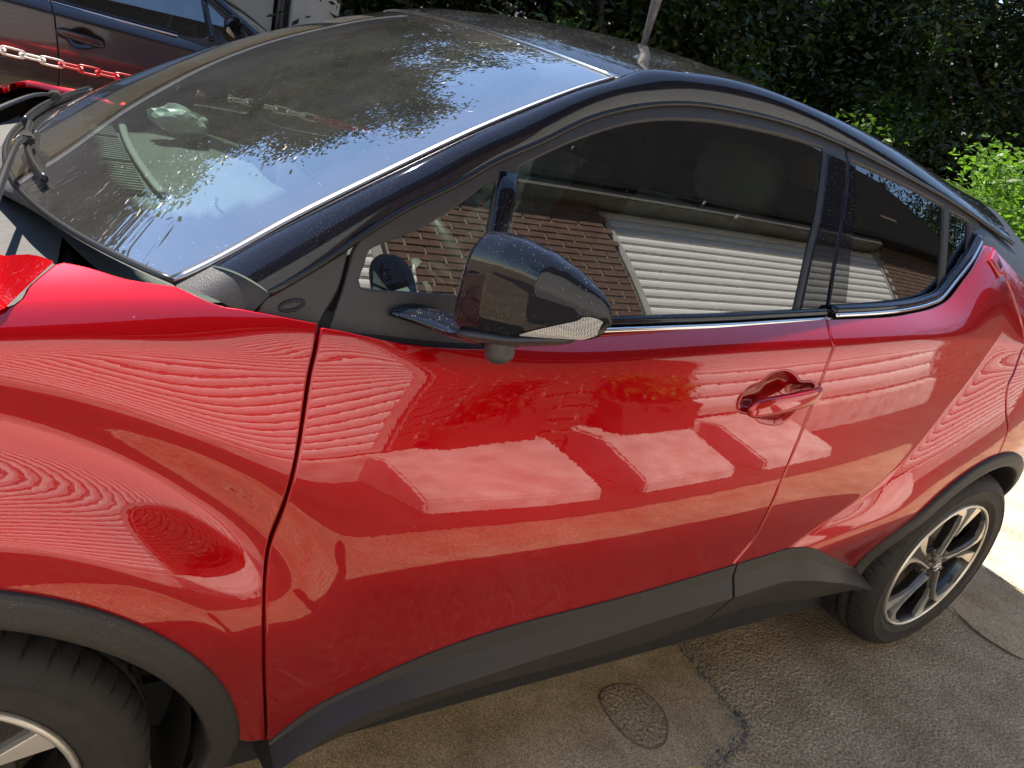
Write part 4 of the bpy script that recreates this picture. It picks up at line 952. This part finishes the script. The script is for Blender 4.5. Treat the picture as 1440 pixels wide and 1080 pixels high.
# ------------------------------------------------------------------ garage row across the yard (seen in the paint and glass)
WY = -2.9
M['brick'] = simple('brown_brick', (.135, .075, .050), .85, .35, 9, .6, 120)
M['mortar'] = simple('mortar', (.36, .33, .28), .95, .2, 30, .4, 200)
M['shutter'] = simple('white_shutter_paint', (.74, .74, .71), .5, .05, 3)
M['slab'] = simple('pale_cast_concrete', (.52, .48, .43), .85, .28, 7, .6, 90)
M['lintel'] = simple('lintel_concrete', (.42, .40, .36), .9, .15, 4, .5, 150)
M['leafdark'] = None
def leafmat(name, c, tr=.35, var=.35):
    m, n, o = mk(name); co = objco(n); t = noise(n, 3.5, 3, .6, co); t2 = noise(n, 40, 2, .6, co)
    c = np.array(c); r = ramp(n, t.outputs['Fac'], [(.3, tuple(c*(1-var))), (.7, tuple(c*(1+var)*np.array([1.1, 1.05, .9])))])
    r2 = ramp(n, t2.outputs['Fac'], [(.3, (.6, .6, .6)), (.7, (1.35, 1.35, 1.3))])
    mx = nd(n, 'ShaderNodeMix', data_type='RGBA', blend_type='MULTIPLY'); mx.inputs[0].default_value = 1; n.links.new(r.outputs[0], mx.inputs[6]); n.links.new(r2.outputs[0], mx.inputs[7])
    b = bsdf(n, c, .45, Specular_IOR_Level=.35); n.links.new(mx.outputs[2], b.inputs['Base Color'])
    tl = n.nodes.new('ShaderNodeBsdfTranslucent'); m2 = nd(n, 'ShaderNodeMix', data_type='RGBA', blend_type='MULTIPLY'); m2.inputs[0].default_value = 1; m2.inputs[7].default_value = (1.25, 1.45, .55, 1)
    n.links.new(mx.outputs[2], m2.inputs[6]); n.links.new(m2.outputs[2], tl.inputs[0])
    ms = n.nodes.new('ShaderNodeMixShader'); ms.inputs[0].default_value = tr; n.links.new(b.outputs[0], ms.inputs[1]); n.links.new(tl.outputs[0], ms.inputs[2]); n.links.new(ms.outputs[0], o.inputs[0]); return m
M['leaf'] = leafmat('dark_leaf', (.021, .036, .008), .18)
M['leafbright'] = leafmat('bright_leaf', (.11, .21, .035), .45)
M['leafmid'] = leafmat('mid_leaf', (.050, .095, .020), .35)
M['leafred'] = leafmat('red_green_leaf', (.16, .07, .03), .3)
M['bark'] = simple('bark', (.075, .060, .048), .9, .4, 12, 1.0, 60)
def leaves(centres, n, size, spread, seed, up=.35, flat=(1, 1, .75)):
    r = np.random.default_rng(seed); C = np.asarray(centres, float); k = r.integers(0, len(C), n)
    P = C[k]+r.normal(0, 1, (n, 3))*spread*np.array(flat)
    a = r.normal(0, 1, (n, 3)); a[:, 2] *= .6; a /= np.linalg.norm(a, axis=1)[:, None]
    nn = r.normal(0, 1, (n, 3)); nn[:, 2] += up*3; b = np.cross(nn, a); b /= np.linalg.norm(b, axis=1)[:, None]+1e-9
    s = size*r.uniform(.6, 1.35, n)[:, None]; c = np.cross(a, b)
    V = np.stack([P-a*s, P+b*s*.42-c*s*.06, P+a*s, P-b*s*.42-c*s*.06], 1).reshape(-1, 3)
    F = np.arange(4*n).reshape(n, 4); return V, F
def crown_centres(c, R, m, seed, shell=.45):
    r = np.random.default_rng(seed); d = r.normal(0, 1, (m, 3)); d /= np.linalg.norm(d, axis=1)[:, None]
    rad = (shell+(1-shell)*r.random(m)**.6)*(1+.22*r.normal(0, 1, m)).clip(.6, 1.4); return np.array(c)+d*rad[:, None]*np.array(R)
def tree(loc, h, R, label, seed, n=14000, m=70, size=.075, spread=.34, mat='leaf', low=.25, group=None, name='broadleaf_tree', cat='tree'):
    T = empty(name, loc, label, cat, group)
    r = np.random.default_rng(seed); tip = np.array([r.normal(0, .25), r.normal(0, .25), h*.72])
    pts = sm([(0, 0, -.1), (r.normal(0, .06), r.normal(0, .06), h*.25), tip*.7+np.array([0, 0, 0]), tip], 6); rad = np.linspace(.035*h**.8, .012*h**.5, len(pts))
    tk = link('trunk', tube('trunk', pts, rad, 9), T, M['bark'])
    cz = h*(low+(1-low)/2); C = crown_centres((0, 0, cz), (R, R, h*(1-low)/2), m, seed)
    limbs = [tube('limb', sm([pts[8+int(i) % (len(pts)-8)], pts[8+int(i) % (len(pts)-8)]*.4+C[i]*.6+np.array([0, 0, -.15]), C[i]], 4), np.linspace(.022*h**.5, .006, 9), 6) for i in range(0, min(m, 26), 2)]
    link('limbs', join('limbs', limbs), T, M['bark'])
    V, F = leaves(C, n, size, spread, seed+1); me = meshf('crown', V, F, smooth=False); link('crown', me, T, M[mat]); return T
BW = empty('brick_wall', (0, WY, 0), 'brown brick garage wall facing the car across the yard', 'wall')
link('mortar_bed', box('mortar_bed', (1.52, -.30, 0), (3.185, -.012, 3.25)), BW, M['mortar'])
bk = box('brick', (-.1045, -.05, -.0305), (.1045, 0, .0305), .004, 1); bh = box('half_brick', (-.0495, -.05, -.0305), (.0495, 0, .0305), .004, 1)
extra = []; nb = 0
for row in range(44):
    z = .045+row*.0735; x = 1.53+(.1045 if row % 2 else .0495)
    first = True
    while x < 3.20:
        me = bk
        if (row % 2 == 0 and first): me = bh; adv = .0495+.012+.1045
        else: adv = .221
        if x+.1045 > 3.20:
            if row % 2 and x-.055 < 3.14: me = bh; x -= .055; adv = 9
            else: break
        dy = RNG.normal(0, .0018); rz = RNG.normal(0, .008)
        if nb < 300 and row < 40:
            o = link('brick', me, BW, M['brick']); o.location = (x, dy, z); o.rotation_euler = (0, 0, rz); nb += 1
        else: extra.append(Matrix.Translation((x, dy, z)) @ Matrix.Rotation(rz, 4, 'Z'))
        first = False; x += adv
def brick_field(x0, x1, z0, z1, skip=None):
    out = []; z = z0+.035; row = 0
    while z < z1:
        x = x0+.105+(.11 if row % 2 else 0)
        while x < x1-.05:
            if skip is None or not skip(x, z): out.append(Matrix.Translation((x, RNG.normal(0, .0018), z)) @ Matrix.Rotation(RNG.normal(0, .008), 4, 'Z'))
            x += .221
        z += .0735; row += 1
    return out
def brick_join(name, mats):
    co = np.array([v.co[:] for v in bk.vertices]); fs = [tuple(p.vertices) for p in bk.polygons]; V = []; F = []
    for m in mats:
        A = np.array(m); b = len(V)*0+sum(len(x) for x in V); V.append(co@A[:3, :3].T+A[:3, 3]); F += [tuple(b+i for i in f) for f in fs]
    return meshf(name, np.vstack(V), F, smooth=False)
link('bricks', brick_join('bricks', extra+brick_field(7.15, 11.5, 0, 4.2, lambda x, z: z > 4.3-.55*abs(x-8.6))), BW, M['brick'], kind='stuff')
link('mortar_bed', prism('mortar_bed', [(7.15, 0), (11.5, 0), (11.5, 2.9), (8.6, 4.2), (7.15, 3.5)], 'y', -.30, -.012), BW, M['mortar'])
def slat_mesh(L):
    k = 7; V = []; F = []
    pr = [(0, -.051), (.010, -.047), (.020, -.031), (.024, 0), (.020, .031), (.010, .046), (.0, .049)]
    for x in (-L/2, L/2): V += [(x, y, z) for y, z in pr]
    F = [(i, i+1, k+i+1, k+i) for i in range(k-1)]+[tuple(range(k))[::-1], tuple(range(k, 2*k))]
    return meshf('slat', V, F[:k-1], smooth=False)
def shutter(x0, x1, z0, z1, label):
    S = empty('roller_shutter', ((x0+x1)/2, WY-.06, 0), label, 'garage door', 'roller shutters of the garage row'); L = x1-x0
    me = slat_mesh(L); z = z0+.04
    link('backing', box('backing', (-L/2, -.06, z0), (L/2, -.004, z1)), S, M['shutter'])
    while z < z1:
        o = link('slat', me, S, M['shutter']); o.location = (0, 0, z); z += .105
    for x in (-L/2+.03, L/2-.03): link('guide_rail', box('guide_rail', (x-.03, -.02, z0), (x+.03, .035, z1), .004), S, M['lintel'])
    link('bottom_bar', box('bottom_bar', (-L/2, -.02, z0-.05), (L/2, .03, z0), .004), S, M['lintel'])
    return S
shutter(-4.2, 1.50, .40, 3.2, 'long white slatted roller shutter opposite the front wing')
shutter(3.22, 7.12, .40, 3.2, 'white slatted roller shutter opposite the rear door')
LT = link('eaves_beam', box('eaves_beam', (-4.4, WY-.35, 3.26), (7.15, WY+.16, 3.37), .01), None, simple('grey_fascia', (.12, .112, .10), .8, .15, 4), label='grey fascia board above the white shutters', cat='fascia')
for x0, x1 in ((-4.2, 1.50), (3.22, 7.12)):
    link('doorstep', box('doorstep', (x0, WY-.30, 0), (x1, WY+.10, .33), .01), None, M['slab'], label='low concrete doorstep under the %s white shutter' % ('long' if x0 < 0 else 'shorter'), cat='step')
tops = [(1.38, 2.10), (2.36, 3.04), (3.30, 3.98)]
nm = ['nearest the front wing', 'in the middle of the row', 'nearest the rear door']
for (a, b), s in zip(tops, nm):
    me = prism('concrete_block', [(WY+.02, 0), (WY+.86, 0), (WY+.82, .10), (WY+.30, .34), (WY+.02, .34)], 'x', a, b, .012)
    o = link('concrete_block', me, None, M['slab'], label='sloping pale concrete block below the brick wall, '+s, cat='block', group='sloping concrete blocks')
def planter(x, w_, label, seed, red):
    P = empty('planter', (x, WY+.17, .34), label, 'planter')
    link('trough', prism('trough', [(-w_/2+.03, 0), (w_/2-.03, 0), (w_/2, .17), (w_/2+.012, .17), (w_/2+.012, .19), (-w_/2-.012, .19), (-w_/2-.012, .17), (-w_/2, .17)], 'y', -.10, .10, .004), P, simple('terracotta_dark', (.10, .045, .03), .7, .15, 8))
    C = crown_centres((0, 0, .33), (w_*.45, .10, .12), 14, seed); V, F = leaves(C, 700, .032, .05, seed); link('foliage', meshf('foliage', V, F, smooth=False), P, M['leafred' if red else 'leafbright'])
    st = [tube('s', np.array([(c[0]*.4, 0, .17), c]), .004, 5) for c in C]; link('stems', join('stems', st), P, M['bark'])
planter(1.86, .42, 'small trough of reddish plants against the brick wall', 4, True)
planter(2.78, .62, 'long dark trough of leafy plants against the brick wall', 5, False)
# ------------------------------------------------------------------ beyond the car
HW = empty('house_wall', (0, 6.2, 0), 'beige rendered house wall behind the dark grey car', 'house')
M['render'] = simple('beige_render', (.46, .42, .35), .9, .10, 3, .4, 120); M['pipe'] = simple('black_pipe', (.02, .02, .022), .35, .15, 12)
link('wall', box('wall', (-6, 0, 0), (2.28, .4, 2.42)), HW, M['render']); link('wall_pier', box('wall_pier', (2.42, -.12, 0), (2.86, .4, 2.42), .01), HW, simple('pier_render', (.52, .49, .43), .9, .1, 3, .4, 120))
link('recess', box('recess', (2.28, .10, 0), (2.42, .4, 2.42)), HW, M['pipe'])
link('downpipe', tube('downpipe', np.array([(2.345, -.03, 0), (2.345, -.03, 1.2), (2.345, -.03, 2.42)]), .045, 14), HW, M['pipe'])
link('roof', prism('roof', [(-.30, 2.43), (2.2, 2.43), (2.2, 4.9), (2.1, 4.95), (-.30, 2.55)], 'x', -6.2, 3.1), HW, simple('roof_tile', (.040, .026, .022), .85, .3, 6))
link('gutter', tube('gutter', np.array([(-6.2, -.37, 2.50), (3.1, -.37, 2.50)]), .06, 10), HW, simple('white_gutter', (.78, .77, .74), .4, .05, 6))
# dark grey car parked facing the other way: the same build in another finish
M['greypaint'] = dusty('dark_grey_paint', (.030, .024, .028), .28, dust=.15, thr=.9, scale=200, Metallic=.3, Coat_Weight=.55, Coat_Roughness=.05)
DK = copy_tree(CAR); DK.name = 'dark_car'; DK.location = (2.04, 4.36, -.02); DK.rotation_euler = (0, 0, math.pi)
tag(DK, 'dark grey car parked beyond the barrier chain, facing right', 'car')
def recolour(o):
    if o.type == 'MESH' and o.data.materials and o.data.materials[0] == M['red']:
        o.material_slots[0].link = 'OBJECT'; o.material_slots[0].material = M['greypaint']
    for c in o.children: recolour(c)
recolour(DK)
# barrier chain
CHN = empty('barrier_chain', (0, 1.3, 0), 'red and white plastic barrier chain hanging behind the red car', 'chain')
def link_mesh():
    t = np.linspace(0, 2*math.pi, 33); L = .022; r = .0125
    x = np.where(np.cos(t) >= 0, L, -L)*np.minimum(1, np.abs(np.cos(t))*3)+r*np.cos(t); y = r*np.sin(t)
    return tube('chain_link', np.stack([x, 0*t, y], 1), .0034, 8, cap=False)
CZ = Spl([-.95, 0, .34, .6, 1.0, 1.376, 1.9, 2.6, 3.65], [1.20, 1.118, 1.092, 1.084, 1.073, 1.045, 1.025, 1.05, 1.20])
lk = link_mesh(); pw = simple('white_plastic', (.80, .78, .72), .35, .05, 20); pr = simple('red_plastic', (.62, .015, .03), .35, .05, 20)
lkr = lk.copy(); lk.materials.append(pw); lkr.materials.append(pr)
for k in range(-22, 62):
    x = .345+k*.0535; z = float(CZ(x)[0])
    me = lk if (k // 8) % 2 == 1 else lkr
    sl_ = math.atan(float(CZ(x+.02)[0]-CZ(x-.02)[0])/.04); o = link('chain_link', me, CHN); o.location = (x, 0, z); o.rotation_euler = (math.radians(18 if k % 2 else 108), -sl_, 0)
for x in (-.92, 3.62):
    P_ = empty('chain_post', (x, 1.3, 0), '%s white post holding the red and white chain' % ('left' if x < 0 else 'right'), 'post')
    link('shaft', tube('shaft', np.array([(0, 0, 0), (0, 0, 1.2)]), .025, 14), P_, pw); link('foot_plate', lathe('foot_plate', [(0, .0), (.16, 0), (.16, .02), (.15, .03), (0, .04)], 32), P_, pr).rotation_euler = (math.radians(90), 0, 0)
# grey pole
PO = empty('grey_pole', (5.645, 5.0, 0), 'weathered grey pole standing in front of the dark trees', 'pole')
link('shaft', tube('shaft', np.array([(0, 0, 0), (0, 0, 2.5), (.02, 0, 5.2)]), .066, 16), PO, simple('weathered_wood', (.34, .31, .27), .85, .3, 14, .6, 60))
link('cap', tube('cap', np.array([(.02, 0, 5.2), (.02, 0, 5.26)]), .072, 16), PO, M['pipe'])
# dark wood
spots = [(3.6, 8.0, 7.0, 2.2), (6.6, 7.4, 6.2, 2.3), (9.6, 7.2, 7.0, 2.5), (12.6, 6.4, 6.5, 2.4), (15.5, 5.4, 6.5, 2.5), (18.5, 3.6, 6.5, 2.6), (20, .5, 6, 2.6)]
wh = ['leftmost of the dark trees, next to the beige wall', 'dark tree right behind the grey pole', 'dark tree above the rear of the black roof', 'dark dense tree right of the roof line', 'dark tree behind the bright bush', 'far dark tree near the right edge', 'outermost dark tree on the right']
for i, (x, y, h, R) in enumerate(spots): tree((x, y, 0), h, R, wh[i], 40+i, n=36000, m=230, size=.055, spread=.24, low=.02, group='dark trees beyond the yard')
for i, (x, y, h, R) in enumerate([(.1, 10.6, 11.8, 2.8), (-4.0, 10.6, 8.2, 2.8), (-8.0, 9.0, 6.8, 2.6), (5.5, 12.5, 10.5, 3.2), (10.5, 12, 10.5, 3.4), (16, 11, 10.5, 3.5), (22, 8.5, 10, 3.6)]):
    tree((x, y, 0), h, R, 'tall back-row tree, number %s counted from behind the house' % ['one', 'two', 'three', 'four', 'five', 'six', 'seven'][i], 70+i, n=(170000, 90000, 40000)[i] if i < 3 else 16000, m=(300, 220, 150)[i] if i < 3 else 80, size=.08 if i < 3 else .11, spread=.38 if i < 3 else .5, low=.03, group='back row of tall trees')
def hill():
    xs = np.linspace(-30, 45, 60); ys = np.linspace(13.5, 40, 16); X, Y = np.meshgrid(xs, ys, indexing='ij'); Z = 8.5*sst(13.5, 21, Y)+.5*np.sin(X*.6+Y*.3)+.3*np.sin(X*1.7)
    n = len(ys); i, j = np.meshgrid(np.arange(59), np.arange(15), indexing='ij'); i = i.ravel(); j = j.ravel()
    return meshf('sky_block_hill', np.stack([X.ravel(), Y.ravel(), Z.ravel()-.3], 1), np.stack([i*n+j, (i+1)*n+j, (i+1)*n+j+1, i*n+j+1], 1))
hm = hill(); bank = simple('sky_block_bank', (.016, .026, .010), .95, .5, 2.5, 1.0, 8); link('sky_block_hill', hm, None, bank, kind='structure')  # dark bank added to block sky gaps behind the trees
h2 = link('sky_block_hill', hm, None, bank, kind='structure'); h2.scale = (1, -1, 2.0); h2.location = (0, 3.0, 0)  # unseen mirrored bank, added to keep sky out of the window reflections
# undergrowth closing the gaps below the crowns
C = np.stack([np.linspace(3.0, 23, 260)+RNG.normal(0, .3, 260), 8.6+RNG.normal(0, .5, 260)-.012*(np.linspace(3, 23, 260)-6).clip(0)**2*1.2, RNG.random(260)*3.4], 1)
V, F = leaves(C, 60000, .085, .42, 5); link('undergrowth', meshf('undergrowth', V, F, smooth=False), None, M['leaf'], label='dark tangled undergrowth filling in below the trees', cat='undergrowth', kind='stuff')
# sunlit bush behind the tail of the car
def bush(loc, R, n, label, seed, mat='leafbright', size=.045, m=60, spread=.13, name='bush'):
    B_ = empty(name, loc, label, 'bush'); C = crown_centres((0, 0, R[2]), R, m, seed, .55); C[:, 2] = np.abs(C[:, 2])
    V, F = leaves(C, n, size, spread, seed); link('foliage', meshf('foliage', V, F, smooth=False), B_, M[mat])
    link('stems', join('stems', [tube('s', sm([(0, 0, 0), C[i]*.5, C[i]], 4), np.linspace(.018, .004, 9), 5) for i in range(0, m, 3)]), B_, M['bark']); return B_
bush((7.75, 1.75, 0), (1.0, .65, .80), 15000, 'bright green sunlit bush behind the tail of the red car', 11, size=.036)
bush((8.6, .8, 0), (1.0, .7, .82), 9000, 'bright green bush at the right edge of the picture', 12, size=.036)
bush((7.25, 3.3, 0), (.34, .3, .84), 2200, 'slim leafy shrub just left of the sunlit bush', 13, mat='leafmid', size=.04)
bush((6.04, 3.63, 0), (.12, .12, .885), 420, 'thin bright sapling tip showing above the black roof', 14, m=16, spread=.06, name='sapling')
fs = bush((4.45, 5.05, 0), (.5, .35, .86), 2600, 'shrub with pale pink blossoms showing over the roof', 15, mat='leafmid', size=.04)
Vp, Fp = leaves(crown_centres((0, 0, 1.45), (.42, .3, .32), 12, 16), 130, .022, .05, 17); link('blossoms', meshf('blossoms', Vp, Fp, smooth=False), fs, simple('pale_blossom', (.75, .55, .58), .6, .1, 30))
for i_, (x, y, z0) in enumerate([(6.0, 6.0, 2.0), (7.9, 5.6, 2.3), (10.3, 5.0, 2.6)]):
    T_ = bush((x, y, 0), (.55, .45, z0*.52), 2600, ['sunlit upright shrub in front of the grey pole tree', 'taller sunlit shrub standing before the dark trees', 'sunlit shrub farthest right before the dark trees'][i_], 20+i_, mat='leafmid', size=.045, m=40, spread=.16)
RF = link('dark_reflection_roof', prism('dark_reflection_roof', [(WY+.20, 3.375), (WY-.30, 3.375), (-4.6, 9.0), (-9.0, 9.6), (-9.0, 9.75), (-4.45, 9.15), (WY+.20, 3.46)], 'x', -4.6, 11.8), None, simple('added_dark_slates', (.014, .013, .013), .8, .3, 9, .6, 60, Specular_IOR_Level=0.0), label='tall steep dark roof added above the garage row to blacken reflections', cat='roof')  # unseen roof, added so side glass and roof rail reflect black
# trees behind the garage row
for i, (x, y, h, R) in enumerate([(-8.5, -6.8, 7.5, 2.8), (14.5, -6.4, 8, 3.2), (18.5, -4.0, 8, 3.2)]):
    tree((x, y, 0), h, R, ['tree standing past the bonnet end of the garage row', 'nearer tree past the gable end of the garage row', 'farther tree past the gable end of the garage row'][i], 90+i, n=24000, m=120, size=.085, spread=.45, low=.2, group='trees beside the garage row')
# things left in the car
def bag():
    r = np.random.default_rng(3); bm = bmesh.new(); bmesh.ops.create_icosphere(bm, subdivisions=3, radius=1)
    for v in bm.verts:
        n_ = math.sin(v.co.x*5.3+v.co.z*3)*.16+math.sin(v.co.y*7.1+v.co.x*2.4)*.13+r.normal(0, .05)
        v.co *= 1+n_; v.co = Vector((v.co.x*.080, v.co.y*.045, v.co.z*.032))
    me = bpy.data.meshes.new('plastic_bag'); bm.to_mesh(me); bm.free(); return me
pb = link('plastic_bag', bag(), None, simple('thin_pale_plastic', (.66, .74, .66), .35, .1, 20, Transmission_Weight=.25), label='crumpled pale plastic bag lying on the dashboard', cat='bag'); pb.location = (.545, .47, 1.118); pb.rotation_euler = (.2, .1, .5)
fl = empty('yellow_blossom', (.135, .30, 1.093), 'small yellow blossom caught on the wiper', 'blossom')
pm = meshf('petal', [(0, 0, 0), (.006, -.003, .003), (.011, 0, .002), (.006, .003, .003)], [(0, 1, 2, 3)]); py = simple('yellow_petal', (.75, .52, .06), .6, .1, 60)
for k in range(9): o = link('petal', pm, fl, py); o.rotation_euler = (RNG.normal(0, .4), RNG.normal(-.5, .4), k*.7)
